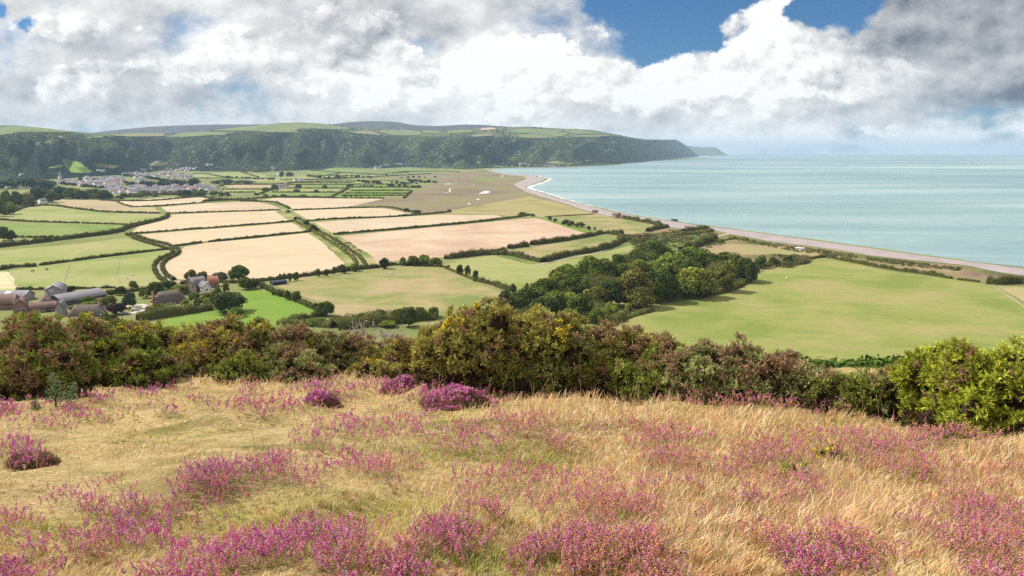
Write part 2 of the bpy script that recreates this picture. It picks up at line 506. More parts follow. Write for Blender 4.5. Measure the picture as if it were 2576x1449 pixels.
# ------------------------------------------------------------------ sea, plain, beach
m, nt, bs = new_mat('sea_water')
v = objvec(nt)
streak = noise(nt, objvec(nt, (.0011, .0042, 1), .10), 1.0, 6, .6, .5)
fine = noise(nt, objvec(nt, (.03, .11, 1), .12), 1.0, 5, .62)
broad = noise(nt, objvec(nt, (.00022, .0007, 1), -.15), 1.0, 4, .5, .8)
c = ramp(nt, streak, [(.32, (.165, .25, .255)), (.5, (.235, .325, .32)), (.68, (.33, .395, .385))])
c = mix(nt, .95, c, ramp(nt, broad, [(.34, (.22, .32, .38)), (.5, (.46, .485, .485)), (.66, (.70, .65, .62))]), 'OVERLAY')
c = mix(nt, .5, c, ramp(nt, fine, [(.3, (.36, .39, .41)), (.52, (.5, .5, .5)), (.75, (.70, .69, .68))]), 'OVERLAY')
nt.links.new(c, bs.inputs['Base Color'])
bs.inputs['Roughness'].default_value = .38; bs.inputs['IOR'].default_value = 1.33; bs.inputs['Specular IOR Level'].default_value = .35
bump(nt, bs, noise(nt, objvec(nt, (.05, .16, 1), .12), 1.0, 6, .65), 2.2, .8)
M_SEA = m
g = Geo()
an = np.linspace(-.15, math.pi + .15, 200)                     # out to the real horizon of an eye 90 m up
g.add(np.vstack([[[0, 60, 0]], np.stack([34000 * np.cos(an), 34000 * np.sin(an), 0 * an], -1)]), [[0, i, i + 1] for i in range(1, 200)])
tag(link('sea', g.mesh('sea', M_SEA, col=False)), 'pale turquoise sea of the wide bay', kind='structure')

WATERLINE = [(2900, 716), (2740, 694), (2576, 673), (2432, 657), (2307, 639), (2182, 622), (2057, 604), (1932, 588), (1842, 575), (1773, 567.5), (1698, 557), (1623, 545.5), (1548, 531.5), (1473, 515), (1423, 503), (1373, 486.5), (1340, 478), (1326, 474), (1328, 469.5), (1358, 460.5), (1373, 455), (1381, 449.5), (1368, 446.5), (1352, 445.2), (1358, 443), (1340, 441), (1300, 438.5), (1273, 436.5), (1248, 432), (1233, 427.5)]
SHORE2 = [(1252, 424.2), (1281, 422.5), (1350, 422.2), (1423, 421), (1511, 417.5), (1558, 415)]


def wavy(pts, step=12.0, amp=3.0, off=0):
    q, L = resample(P([p[0] for p in pts], [p[1] for p in pts])[:, :2], step)
    k = np.arange(len(q)); t = np.gradient(q, axis=0); n = np.stack([-t[:, 1], t[:, 0]], -1); n /= np.linalg.norm(n, axis=1, keepdims=True) + 1e-9
    return q + n * (amp * wob(q[:, 0], q[:, 1], 90, 5, off) + amp * .4 * wob(q[:, 0], q[:, 1], 25, 5, off + 9))[:, None]


def ngon(name, xy, z, mat):
    me = bpy.data.meshes.new(name)
    z = np.broadcast_to(np.asarray(z, float), (len(xy),))
    me.from_pydata([(float(a), float(b), float(c)) for (a, b), c in zip(xy, z)], [], [list(range(len(xy)))])
    me.materials.append(mat); me.update()
    if me.polygons[0].normal.z < 0: me.flip_normals()
    return me


shore = np.vstack([wavy(WATERLINE, 12, 2.5), wavy(SHORE2, 40, 6)])
land = np.vstack([[[2500, -300]], shore, P([1563, 1600, 1623], [412, 409, 407])[:, :2], [[3000, 12000], [-30000, 30000], [-30000, -300]]])
M_PLAIN = patchy('plain_grass', (.13, .16, .05), (.20, .22, .075), (.24, .22, .09), .006, .1, 3, .08)
tag(link('plain', ngon('plain', land, .4, M_PLAIN)), 'flat green vale floor between hills and sea', kind='structure')

BEACHLINE = [(2900, 740), (2740, 716), (2576, 696), (2507, 685), (2432, 670), (2307, 657), (2182, 643), (2157, 637), (2032, 620), (1932, 608), (1828, 588), (1781, 578), (1723, 577), (1673, 571), (1648, 561), (1561, 549), (1498, 538), (1461, 527), (1398, 506), (1323, 484), (1290, 463), (1320, 453), (1325, 447), (1312, 443), (1270, 440), (1235, 432), (1222, 427)]


def ribbon(name, A, B, za, zb, mat, n=500):
    fa, _ = resample(A, 1.0); fb, _ = resample(B, 1.0)
    q = lambda a: np.stack([np.interp(np.linspace(0, 1, n), np.linspace(0, 1, len(a)), a[:, k]) for k in (0, 1)], -1)
    a, b = q(fa), q(fb)
    mid = (a + b) / 2
    X3 = np.stack([np.c_[a, np.full(n, za)], np.c_[mid, np.full(n, (za + zb) / 2 + .12)], np.c_[b, np.full(n, zb)]], 0)
    return grid_mesh(name, X3, mat)


M_SHINGLE = simple('shingle', (.36, .295, .28), .9, (.25, .21, .205), .05, bmp=.1)
nt = M_SHINGLE.node_tree
wl_in = wavy(BEACHLINE, 12, 3.0, 5)
# pair the two lines by nearest points so that the shingle keeps its true width
wl_out = wavy(WATERLINE, 12, 2.5)
M_SURF = None


def paired(inner, outer):
    out = []
    j = 0
    for p in inner:
        d = np.linalg.norm(outer[j:j + 60] - p, axis=1); j = j + int(d.argmin()); out.append(outer[j])
    return np.array(out)


wo2 = paired(wl_in, wl_out)
X3 = np.stack([np.c_[wl_in, np.full(len(wl_in), .62)], np.c_[wl_in * .55 + wo2 * .45, np.full(len(wl_in), 1.15)], np.c_[wo2, np.full(len(wl_in), .1)], np.c_[wo2 + (wo2 - wl_in) * .12, np.full(len(wl_in), -.5)]], 0)
tag(link('shingle_beach', grid_mesh('shingle_beach', X3, M_SHINGLE)), 'curving mauve grey shingle ridge along the water', kind='structure')

# breaking water along the shingle
m, nt, bs = new_mat('surf_foam')
bs.inputs['Base Color'].default_value = (.86, .88, .88, 1); bs.inputs['Roughness'].default_value = .8
at = nd(nt, 'ShaderNodeAttribute', attribute_name='col')
f = noise(nt, objvec(nt, (.03, .03, 1)), 1.0, 6, .65)
mt = nd(nt, 'ShaderNodeMath', operation='ADD'); nt.links.new(f, mt.inputs[0]); nt.links.new(at.outputs['Fac'], mt.inputs[1])
mr = nd(nt, 'ShaderNodeMapRange'); mr.inputs[1].default_value = .78; mr.inputs[2].default_value = 1.15; nt.links.new(mt.outputs[0], mr.inputs[0])
tr = nd(nt, 'ShaderNodeBsdfTransparent'); mx = nd(nt, 'ShaderNodeMixShader')
nt.links.new(mr.outputs[0], mx.inputs[0]); nt.links.new(tr.outputs[0], mx.inputs[1]); nt.links.new(bs.outputs[0], mx.inputs[2])
nt.links.new(mx.outputs[0], nt.nodes['Material Output'].inputs['Surface'])
M_SURF = m
sh = wavy(WATERLINE, 12, 2.5)
t = np.gradient(sh, axis=0); nrm = np.stack([t[:, 1], -t[:, 0]], -1); nrm /= np.linalg.norm(nrm, axis=1, keepdims=True) + 1e-9
k = max(1, 25); ker = np.ones(k) / k
for ax in (0, 1): nrm[:, ax] = np.convolve(np.pad(nrm[:, ax], k // 2, mode='edge'), ker, 'valid')[:len(nrm)]
D0 = sh[:, 1]
width = np.interp(D0, [250, 500, 800, 1300, 1900, 2600, 3200, 4000], [1.0, 2, 5, 12, 40, 55, 22, 15])
rows, cols = [], []
for q, a in ((-.15, .35), (.0, .58), (.12, .46), (.4, .24), (.75, .1), (1.0, -.1)):
    rows.append(np.c_[sh + nrm * (width * q)[:, None], np.full(len(sh), .16 + (.0 if q > 0 else .1))]); cols.append(np.full(len(sh), a))
XS = np.stack(rows, 0)
cc = np.repeat(np.concatenate(cols)[:, None], 3, 1)
tag(link('surf', grid_mesh('surf', XS, M_SURF, col=cc)), 'white breaking water along the shingle and round the spit', 'surf', kind='stuff')

# ------------------------------------------------------------------ hills beyond the vale
def curve(pts):
    pts = sorted(pts); a = np.array([p[0] for p in pts], float); b = np.array([p[1] for p in pts], float)
    return lambda u: np.interp(u, a, b)


def soft(a, k=5):
    return np.convolve(np.pad(a, k // 2, mode='edge'), np.ones(k) / k, 'valid')[:len(a)]


BASE = curve([(-600, 475), (-200, 462), (0, 455), (150, 450), (300, 440), (420, 428), (500, 431), (644, 434), (770, 428), (831, 423), (944, 424), (1019, 421.5), (1094, 424), (1169, 426), (1231, 423.5), (1281, 421), (1423, 419.5), (1511, 415.5), (1558, 413), (1575, 409), (1623, 405.5), (1698, 397.5), (1758, 394)])
MIDL = curve([(-600, 350), (0, 344), (50, 334), (120, 333), (187, 338), (240, 346), (320, 345), (420, 344), (500, 342), (570, 336), (644, 335), (756, 331), (800, 327), (860, 330), (890, 336), (970, 342), (1050, 345), (1119, 346), (1198, 343), (1320, 347), (1390, 349), (1460, 346), (1523, 344), (1548, 342), (1573, 346), (1623, 353), (1698, 353), (1723, 366), (1748, 387), (1758, 393.8)])
TOPL = curve([(-600, 322), (-200, 318), (0, 315), (37, 315), (112, 322), (187, 331), (237, 334.5), (300, 334.5), (362, 333), (425, 336), (462, 335), (535, 328), (575, 323), (644, 317), (694, 310), (756, 308), (806, 311), (880, 318), (970, 326), (1044, 327), (1100, 328), (1169, 325), (1240, 321), (1290, 319.5), (1323, 318), (1416, 324), (1461, 325), (1498, 328), (1536, 336), (1573, 342.5), (1623, 351), (1660, 351), (1698, 351), (1710, 356), (1723, 364), (1735, 374), (1748, 386), (1758, 393.7)])
uu = np.concatenate([np.arange(-600, 1560, 8.0), np.arange(1560, 1758.1, 4.0)])
vb, vm, vt = BASE(uu), soft(MIDL(uu)), soft(TOPL(uu), 3)
vt = np.minimum(vt, vm - .2)
Yb = EYE / -rays(uu, vb)[:, 2]
dm, dt = np.full(len(uu), 900.0), np.full(len(uu), 1700.0)
sc_ = np.clip((1758 - uu) / 160, .04, 1); dm = dm * sc_ + 60; dt = dt * sc_ + 60
Ym = Yb + dm; Yt = Ym + dt
A = at_depth(uu, vb, Yb); A[:, 2] = -1.0
Bm = at_depth(uu, vm, Ym); C3 = at_depth(uu, vt, Yt)
rows = []
NR = 46
spur = lambda U, t: (wob(U, t * 150, 160, 6, 2) * .62 + wob(U + t * 60, t * 90, 60, 6, 8) * .38)
for i in range(NR):
    t = i / (NR - 1)
    r = A * (1 - t) + Bm * t
    r[:, 2] = A[:, 2] * (1 - t) + Bm[:, 2] * (t ** .92)
    w = math.sin(math.pi * t) * dm
    r[:, 1] += w * .62 * spur(uu, t); r[:, 0] += (r[:, 1] - (A * (1 - t) + Bm * t)[:, 1]) * (r[:, 0] / r[:, 1])
    r[:, 2] += w * .055 * wob(uu, t * 120 + 40, 45, 6, 4)
    rows.append(r)
for i in range(1, 15):
    t = i / 14
    r = Bm * (1 - t) + C3 * t
    r[:, 2] += math.sin(math.pi * t) * 4 * wob(uu, t * 80, 70, 5, 12) * sc_
    rows.append(r)
for dy, dz in ((300, -12), (1200, -70), (3000, -160)):
    r = C3.copy(); r[:, 1] += dy * sc_; r[:, 2] = np.maximum(r[:, 2] + dz, -5); rows.append(r)
HILL = np.stack(rows, 0)
m, nt, bs = new_mat('hill_land')
v = objvec(nt, (.001, .001, .001))
c = ramp(nt, noise(nt, v, 1.6, 6, .6, .5), [(.32, (.05, .075, .025)), (.5, (.09, .11, .035)), (.68, (.13, .12, .05))])
c = mix(nt, .5, c, ramp(nt, noise(nt, v, 14, 5, .65), [(.3, (.3, .3, .3)), (.7, (.65, .65, .65))]), 'OVERLAY')
nt.links.new(c, bs.inputs['Base Color']); bs.inputs['Roughness'].default_value = 1; bs.inputs['Specular IOR Level'].default_value = .05
M_HILL = m
hill = link('hills', grid_mesh('hills', HILL, M_HILL)); tag(hill, 'long wooded range closing off the vale', kind='structure')
BVH_H = BVHTree.FromObject(hill, bpy.context.evaluated_depsgraph_get())


def on_hill(u, v):
    d = rays(u, v); out = np.full(d.shape, np.nan); nn = np.zeros(d.shape)
    for i in range(len(d)):
        h, n, _, _ = BVH_H.ray_cast(Vector((0, 0, EYE)), Vector(d[i]).normalized(), 60000)
        if h is not None: out[i] = h; nn[i] = n
    return out, nn


def ridge(name, tops, base_y, mat, label, thick=1500, n=160, lean=.35, v_base=None):
    f = curve(tops); us = np.linspace(tops[0][0], tops[-1][0], n)
    vt_ = soft(f(us), 3); T3 = at_depth(us, vt_, base_y + thick)
    out = []
    for i in range(12):
        t = i / 11
        y = base_y + thick * t
        x = T3[:, 0] * (y / (base_y + thick)); z = -3 + (T3[:, 2] + 3) * (t ** (lean + .35))
        z = np.maximum(z + math.sin(math.pi * t) * (T3[:, 2]) * .10 * wob(us, t * 60, 50, 6, 6), -3)
        out.append(np.stack([x, np.full(n, y), z], -1))
    b = T3.copy(); b[:, 1] += thick; b[:, 2] = np.maximum(b[:, 2] * .5, -4); out.append(b)
    return tag(link(name, grid_mesh(name, np.stack(out, 0), mat)), label, kind='structure')


m, nt, bs = new_mat('moor_heather')
v = objvec(nt, (.001, .001, .001))
c = ramp(nt, noise(nt, v, .7, 6, .6, .4), [(.40, (.050, .045, .040)), (.55, (.062, .046, .052)), (.72, (.07, .09, .04))])
nt.links.new(c, bs.inputs['Base Color']); bs.inputs['Roughness'].default_value = 1; bs.inputs['Specular IOR Level'].default_value = .05
M_MOOR = m
ridge('moor', [(150, 345), (200, 339), (237, 333.5), (300, 326), (375, 319), (450, 315.5), (537, 313), (644, 313), (750, 314), (806, 315), (844, 312), (869, 308), (905, 305.5), (944, 304.5), (975, 305), (1000, 307), (1020, 311), (1044, 315), (1094, 317), (1130, 315.5), (1169, 313), (1210, 314), (1240, 316), (1286, 319), (1340, 326)], 7900, M_MOOR, 'bare purple brown moor on the skyline', 1500, 200)
ridge('headland', [(1640, 388.5), (1680, 380), (1700, 368), (1731, 366.5), (1750, 369), (1773, 370.5), (1798, 370), (1806, 374), (1813, 379.5), (1820, 384), (1829, 388.6)], 20500, M_HILL, 'far blue headland standing out into the sea', 1800, 90)

# ------------------------------------------------------------------ fields on the vale floor
def field(name, poly, mat, lay, label, jit=1.0):
    pts = P([p[0] for p in poly], [p[1] for p in poly])[:, :2]
    pts = np.vstack([pts, pts[:1]])
    d = np.linalg.norm(pts.mean(0)); step = max(4, d / 120)
    q, _ = resample(pts, step); q = q[:-1]
    a = jit * min(4, .6 + d / 900)
    q = q + np.stack([wob(q[:, 0], q[:, 1], 40, 5, 1), wob(q[:, 0], q[:, 1], 40, 5, 14)], -1) * a
    return tag(link(name, ngon(name, q, .45 + .04 * lay, mat)), label, kind='structure')


WH = patchy('ripe_wheat', (.52, .40, .275), (.565, .445, .31), (.54, .41, .285), .012, .25, 10, .25, rows=.3, tram=24)
WH2 = patchy('ripe_barley', (.47, .355, .25), (.53, .415, .295), (.56, .44, .32), .010, 1.42, 12, .22, rows=.35)
WH3 = patchy('red_stubble', (.46, .305, .225), (.51, .365, .27), (.55, .43, .315), .011, 1.36, 16, .25, rows=.5)
BRN = patchy('brown_ley', (.34, .26, .16), (.42, .32, .20), (.38, .33, .16), .010, 1.45, 12, .2, rows=.4)
PLT = patchy('pale_pasture', (.22, .26, .075), (.28, .30, .105), (.33, .31, .14), .011, 1.40, 9, .22, rows=.35)
PGR = patchy('green_pasture', (.14, .21, .045), (.19, .25, .065), (.235, .265, .09), .012, 1.40, 9, .2, rows=.3)
PBR = patchy('bright_meadow', (.13, .22, .028), (.16, .26, .034), (.19, .27, .05), .015, .7, 5, .3, rows=.25)
DRY = patchy('dry_pasture', (.18, .215, .065), (.29, .26, .11), (.37, .285, .16), .018, 1.42, 8, .2, rows=.5)
BIG = patchy('mown_pasture', (.19, .23, .055), (.255, .268, .080), (.315, .275, .115), .015, 1.2, 5, .3, rows=.55)
MRS = patchy('salt_marsh', (.19, .145, .09), (.235, .185, .12), (.22, .205, .095), .0045, 1.5, 6, .05, rows=.4)
SCR = patchy('rough_ground', (.11, .12, .04), (.22, .19, .08), (.29, .20, .125), .012, 1.0, 6, .12, rows=.5)
TRK = simple('track_earth', (.42, .34, .25), .95, (.30, .26, .17), .3)

field('salt_marsh', [(869, 523), (966, 500), (1016, 499), (1060, 470), (1112, 452), (1040, 448), (966, 446), (1040, 438), (1110, 432), (1200, 430), (1228, 431), (1268, 441), (1318, 446), (1300, 456), (1290, 463), (1323, 484), (1398, 506), (1461, 527), (1498, 538), (1540, 545), (1490, 540), (1370, 547), (1290, 545), (1119, 539), (1040, 541), (1014, 534), (969, 525), (900, 524)], MRS, 0, 'brown salt marsh behind the shingle ridge', .6)
field('marsh_grass', [(1190, 520), (1330, 495), (1400, 510), (1460, 529), (1498, 540), (1370, 547), (1290, 545), (1240, 541), (1119, 538), (1130, 530)], patchy('marsh_turf', (.26, .22, .10), (.33, .29, .12), (.34, .27, .14), .008, 1.5, 6, .06), 1, 'yellowish turf at the near edge of the marsh', .8)
field('green_flat', [(1185, 452), (1230, 448), (1285, 447), (1300, 449), (1250, 452), (1190, 458)], PGR, 1, 'narrow green flat inside the marsh')
field('rough_ground', [(1570, 552), (1648, 563), (1673, 573), (1723, 579), (1781, 580), (1828, 590), (1932, 609.5), (2032, 621.5), (2182, 645), (2307, 659), (2432, 672), (2507, 687), (2576, 698), (2740, 719), (2900, 742), (2900, 790), (2740, 750), (2600, 722), (2507, 716), (2394, 700), (2232, 678), (2132, 658), (2072, 649), (2020, 655), (1900, 690), (1800, 690), (1650, 650), (1600, 610), (1590, 592), (1648, 570)], SCR, 0, 'rough scrubby ground behind the beach', .8)
field('rough_ground', [(1700, 640), (1760, 622), (1830, 613), (1960, 622), (2090, 640), (2080, 648), (1950, 640), (1800, 646)], patchy('brown_rough', (.27, .18, .12), (.35, .26, .14), (.30, .27, .12), .02, 1.2, 5, .15), 1, 'brown weedy patches between scrub and beach')
field('rough_ground', [(2232, 662), (2330, 668), (2430, 682), (2530, 700), (2600, 712), (2500, 706), (2390, 690), (2280, 672)], patchy('purple_rough', (.19, .12, .09), (.26, .17, .12), (.30, .25, .12), .02, 1.2, 5, .15), 1, 'purple brown weedy strip behind the beach')

field('pasture', [(12, 541), (75, 520), (140, 517), (190, 526), (250, 535), (402, 539), (422, 546), (375, 557), (322, 563), (207, 561), (100, 556), (45, 553), (0, 548)], PLT, 1, 'pale yellow green pasture below the wood')
field('pasture', [(-80, 556), (0, 562), (200, 563), (307, 566), (300, 583), (250, 590), (175, 596), (37, 595), (-20, 585), (-80, 575)], PGR, 1, 'fresh green pasture at the left')
field('pasture', [(-80, 604), (120, 602), (0, 620), (-80, 625)], PLT, 1, 'thin sliver of pasture at the left')
field('pasture', [(-120, 640), (0, 631), (170, 617), (317, 599), (350, 607), (390, 619), (422, 626), (250, 646), (100, 666), (0, 678), (-120, 690)], PLT, 1, 'long pale green pasture below the thick hedge')
field('pasture', [(22, 684), (100, 671), (250, 651), (428, 630), (437, 642), (400, 660), (388, 676), (398, 697), (420, 716), (350, 722), (290, 724), (100, 730), (46, 728)], PLT, 1, 'pony pasture above the farm')
field('crop_strip', [(-60, 690), (15, 684), (24, 688), (46, 728), (48, 740), (-60, 744)], patchy('pale_strip', (.52, .44, .24), (.60, .52, .34), (.38, .40, .14), .03, .3, 14, .3, rows=.6), 1, 'pale striped crop beside the barns')
field('wheat_field', [(140, 503), (212, 501), (268, 504), (300, 512), (333, 521), (385, 521.5), (402, 533), (402, 537), (275, 534), (225, 529), (190, 525), (150, 517)], BRN, 1, 'brownish field with weeds at the far left')
field('wheat_field', [(300, 506.5), (420, 497.5), (527, 496), (520, 509), (388, 519), (333, 520.5), (305, 512)], WH2, 1, 'tan wheat field nearest the village')
field('wheat_field', [(405, 522), (515, 512), (610, 507.5), (650, 509), (690, 518), (706, 526), (644, 529.5), (540, 532), (425, 536.5)], WH2, 1, 'tan wheat field left of the upper lane')
field('wheat_field', [(430, 541), (540, 535.5), (704, 530.5), (724, 544), (737, 555.5), (644, 563), (480, 576), (335, 587), (327, 585), (350, 571), (415, 552)], WH, 1, 'wheat field with a curved green margin')
field('wheat_field', [(345, 592), (480, 580.5), (644, 568.5), (742, 560), (765, 571), (776, 580), (644, 594.5), (530, 606), (452, 618), (440, 617), (400, 605)], WH, 1, 'narrow wheat field crossing to the lane')
field('wheat_field', [(464, 622), (530, 611), (644, 601), (785, 586), (800, 597), (830, 630), (862, 658), (880, 671), (850, 677), (794, 688), (701, 698), (650, 702), (540, 704), (446, 705), (424, 690), (412, 672), (420, 656), (446, 640), (457, 631)], WH, 1, 'large golden wheat field above the cottages')
field('wheat_field', [(655, 505), (690, 498.5), (800, 499), (966, 500.5), (918, 512), (869, 521.5), (736, 527), (726, 519), (690, 510)], WH2, 1, 'tan wheat field beside the marsh')
field('wheat_field', [(736, 531), (869, 525.5), (931, 524), (969, 525), (1014, 534), (1039, 540), (944, 546), (829, 551), (774, 555), (754, 543)], WH, 1, 'wheat field right of the upper lane')
field('wheat_field', [(787, 560.5), (900, 552), (1119, 540.5), (1244, 542), (1264, 546), (1194, 556), (1019, 572), (844, 588), (824, 591), (806, 577)], WH2, 1, 'pale wheat field right of the central lane')
field('wheat_field', [(846, 596), (1019, 579), (1194, 563), (1300, 553), (1345, 549), (1361, 552), (1420, 571), (1474, 589), (1436, 600), (1338, 614), (1283, 622), (1198, 634), (1120, 648), (1006, 656), (950, 668), (926, 668), (905, 641), (872, 612)], WH3, 1, 'reddish stubble field, largest beside the central lane')
field('pasture', [(1339, 546), (1356, 547), (1440, 569), (1502, 588), (1474, 588), (1420, 570), (1361, 551)], PBR, 2, 'green margin along the reddish stubble field')
field('pasture', [(1368, 545), (1490, 538.5), (1530, 543), (1560, 550), (1640, 567), (1648, 572), (1625, 583), (1590, 592), (1505, 580), (1440, 561)], DRY, 1, 'half dry pasture behind the beach huts')
field('pasture', [(1291, 632), (1360, 620), (1450, 606), (1553, 594.5), (1570, 600), (1550, 612), (1510, 626), (1436, 637), (1388, 650), (1340, 651), (1290, 640)], DRY, 1, 'dry pasture between two hedges')
field('pasture', [(1119, 668), (1160, 655), (1240, 643), (1288, 655), (1325, 666), (1375, 665), (1513, 637), (1600, 615), (1623, 618), (1632, 632), (1600, 655), (1540, 664), (1440, 668), (1390, 700), (1320, 735), (1290, 730), (1245, 714), (1194, 706)], PLT, 1, 'curving green pasture left of the wood')
field('pasture', [(697, 722), (701, 706), (819, 692), (944, 677), (1066, 668), (1112, 674), (1194, 711), (1269, 741), (1300, 760), (1250, 790), (1150, 815), (1000, 825), (870, 825), (845, 790), (838, 775), (757, 745)], DRY, 1, 'wide dry pasture below the wheat')
field('meadow', [(560, 752), (595, 742), (644, 729), (686, 735), (751, 757), (794, 778), (800, 788), (729, 808), (690, 820), (560, 830)], PBR, 1, 'bright green meadow beside the round oak')
field('meadow', [(400, 812), (425, 800), (533, 781), (560, 785), (560, 830), (400, 830)], PBR, 1, 'bright green paddock below the garden hedge')
field('pasture', [(1520, 822), (1600, 792), (1663, 772), (1760, 746), (1850, 730), (1890, 706), (1932, 678), (2020, 661), (2072, 654), (2132, 663), (2232, 683), (2394, 704), (2500, 721), (2560, 760), (2700, 840), (2800, 930), (2300, 930), (2000, 930), (1750, 890), (1560, 850)], BIG, 1, 'huge smooth pasture filling the right')
field('pasture', [(2510, 722), (2600, 726), (2760, 745), (2900, 800), (2800, 850), (2640, 800), (2568, 758)], patchy('worn_pasture', (.33, .27, .13), (.38, .31, .15), (.34, .32, .12), .02, 1.2, 5, .3), 2, 'worn tan pasture at the right edge')
field('pasture', [(1660, 640), (1690, 600), (1760, 590), (1810, 600), (1800, 612), (1740, 630), (1700, 645)], PGR, 1, 'green rough pasture in the scrub')

# strips of the far vale
k = 0
FAR = [((484, 438), (505, 437), (560, 447), (490, 447), PLT), ((505, 436), (600, 434), (640, 447), (565, 447), PLT), ((606, 434), (646, 436), (688, 447), (645, 447), PLT), ((770, 433), (855, 422), (940, 431), (800, 442), PGR), ((820, 421), (870, 421), (980, 437), (860, 432), PGR), ((960, 424), (1040, 420), (1080, 427), (990, 431), PGR), ((990, 433), (1070, 429), (1160, 432), (1010, 440), PGR),
       ((700, 444), (800, 441), (800, 449), (690, 451), PLT), ((810, 440), (900, 437), (960, 444), (820, 446), PLT), ((640, 449), (760, 450), (750, 455), (600, 461), PLT), ((752, 456), (1000, 456.5), (1000, 461), (735, 462.5), PLT), ((560, 465), (720, 466), (720, 474), (575, 474), BRN), ((770, 466), (860, 466), (870, 473), (760, 473), PGR), ((560, 476.5), (690, 476), (680, 483), (570, 483.5), PLT), ((715, 475), (860, 475), (850, 483), (690, 483.5), PLT), ((660, 485), (840, 485.5), (820, 494), (640, 492), PGR),
       ((880, 481), (995, 480.5), (990, 486), (865, 486.5), PBR), ((862, 488), (985, 487), (975, 491.5), (850, 492), PBR), ((845, 493), (972, 493), (964, 498.5), (830, 498), PBR), ((890, 474), (1040, 472), (1020, 479), (890, 479.5), PGR), ((600, 500), (650, 495), (640, 505), (602, 507), PLT), ((860, 463.5), (1000, 463), (1000, 469), (870, 471), PGR), ((220, 506), (410, 496.5), (500, 494), (300, 503), PLT), ((430, 488), (560, 484), (600, 490), (540, 494), PLT), ((350, 465), (480, 466), (470, 470), (360, 470), PLT),
       ((1100, 430), (1180, 429), (1216, 428), (1120, 435), PLT), ((1205, 424), (1260, 420.5), (1275, 422), (1222, 427), PLT), ((560, 448), (680, 448.5), (600, 453), (520, 452), PGR), ((8, 483), (80, 482), (78, 490), (8, 490), DRY), ((10, 530), (60, 516), (80, 512), (60, 524), PGR)]
for a, b, c_, d_, mt_ in FAR:
    field('far_field', [a, b, c_, d_], mt_, 1 + k % 3, 'small strip field in the far vale', .5); k += 1


def track(name, pts, w, label, lay=4, mat=TRK):
    q, _ = resample(smooth_line(P([p[0] for p in pts], [p[1] for p in pts])[:, :2], 2), 6)
    t = np.gradient(q, axis=0); n = np.stack([-t[:, 1], t[:, 0]], -1); n /= np.linalg.norm(n, axis=1, keepdims=True)
    X3 = np.stack([np.c_[q + n * w / 2, np.full(len(q), .45 + .04 * lay)], np.c_[q - n * w / 2, np.full(len(q), .45 + .04 * lay)]], 0)
    return tag(link(name, grid_mesh(name, X3, mat, False)), label, kind='structure')


LANE1 = [(322, 588), (350, 601), (390, 613), (430, 622), (446, 632), (436, 642), (408, 656), (396, 669), (399, 683), (412, 697), (432, 708), (460, 712)]
LANE2 = [(706, 526), (744, 551), (772, 566), (794, 581), (831, 601), (864, 624), (890, 640), (904, 655), (909, 672)]
track('lane', LANE1, 4, 'narrow lane curving between hedges down to the farm')
VERGE = patchy('lane_verge', (.15, .19, .05), (.24, .25, .08), (.36, .31, .15), .03, .5, 4, .3)
track('lane_verge', LANE2, 26, 'grassy verge of the central lane', 3, VERGE)
track('lane', LANE2, 3.5, 'straight central lane between the wheat fields', 4, simple('grass_track', (.30, .26, .14), .95, (.24, .24, .09), .2))
track('path', [(1350, 668), (1463, 645), (1513, 636), (1560, 612), (1580, 601)], 3, 'pale path beside the curving pasture', 4)
track('path', [(1752, 618), (1770, 604), (1800, 597), (1830, 590), (1850, 582)], 5, 'pale path through the scrub to the beach', 4)
track('path', [(2502, 723), (2530, 742), (2576, 775), (2640, 815)], .9, 'thin path along the worn pasture', 5)
track('path', [(325, 792), (352, 786), (372, 772), (366, 768), (340, 770), (300, 776)], 5, 'pale gravel yard and drive beside the cottages', 4, simple('gravel', (.50, .44, .38), .95, (.40, .35, .29), .5))
# pools of the marsh
M_POOL = simple('marsh_pool', (.62, .62, .60), .25, (.55, .56, .56), .02, spec=.5)
for q in ([(1202, 489), (1213, 483), (1222, 480), (1234, 483), (1228, 487), (1212, 488)], [(1129, 482), (1131, 474), (1133, 473), (1134, 480), (1131, 486)], [(1117, 463), (1132, 462), (1138, 463.5), (1120, 464.5)], [(1258, 444), (1264, 442), (1270, 442.5), (1262, 444.5)], [(1198, 502), (1205, 500), (1206, 503), (1200, 504)], [(1175, 513), (1182, 511.5), (1186, 514), (1178, 515)], [(1116, 485), (1127, 484.6), (1126, 486), (1117, 486)], [(1186, 466), (1194, 465.6), (1192, 467), (1187, 467)], [(1140, 463.6), (1142, 463), (1143, 464.6), (1141, 465)]):
    field('marsh_pool', q, M_POOL, 4, 'bright pool of water on the marsh', .3)

# ------------------------------------------------------------------ trees
PX = lambda y: y / F * 2.516                                     # metres per rendered pixel at depth y


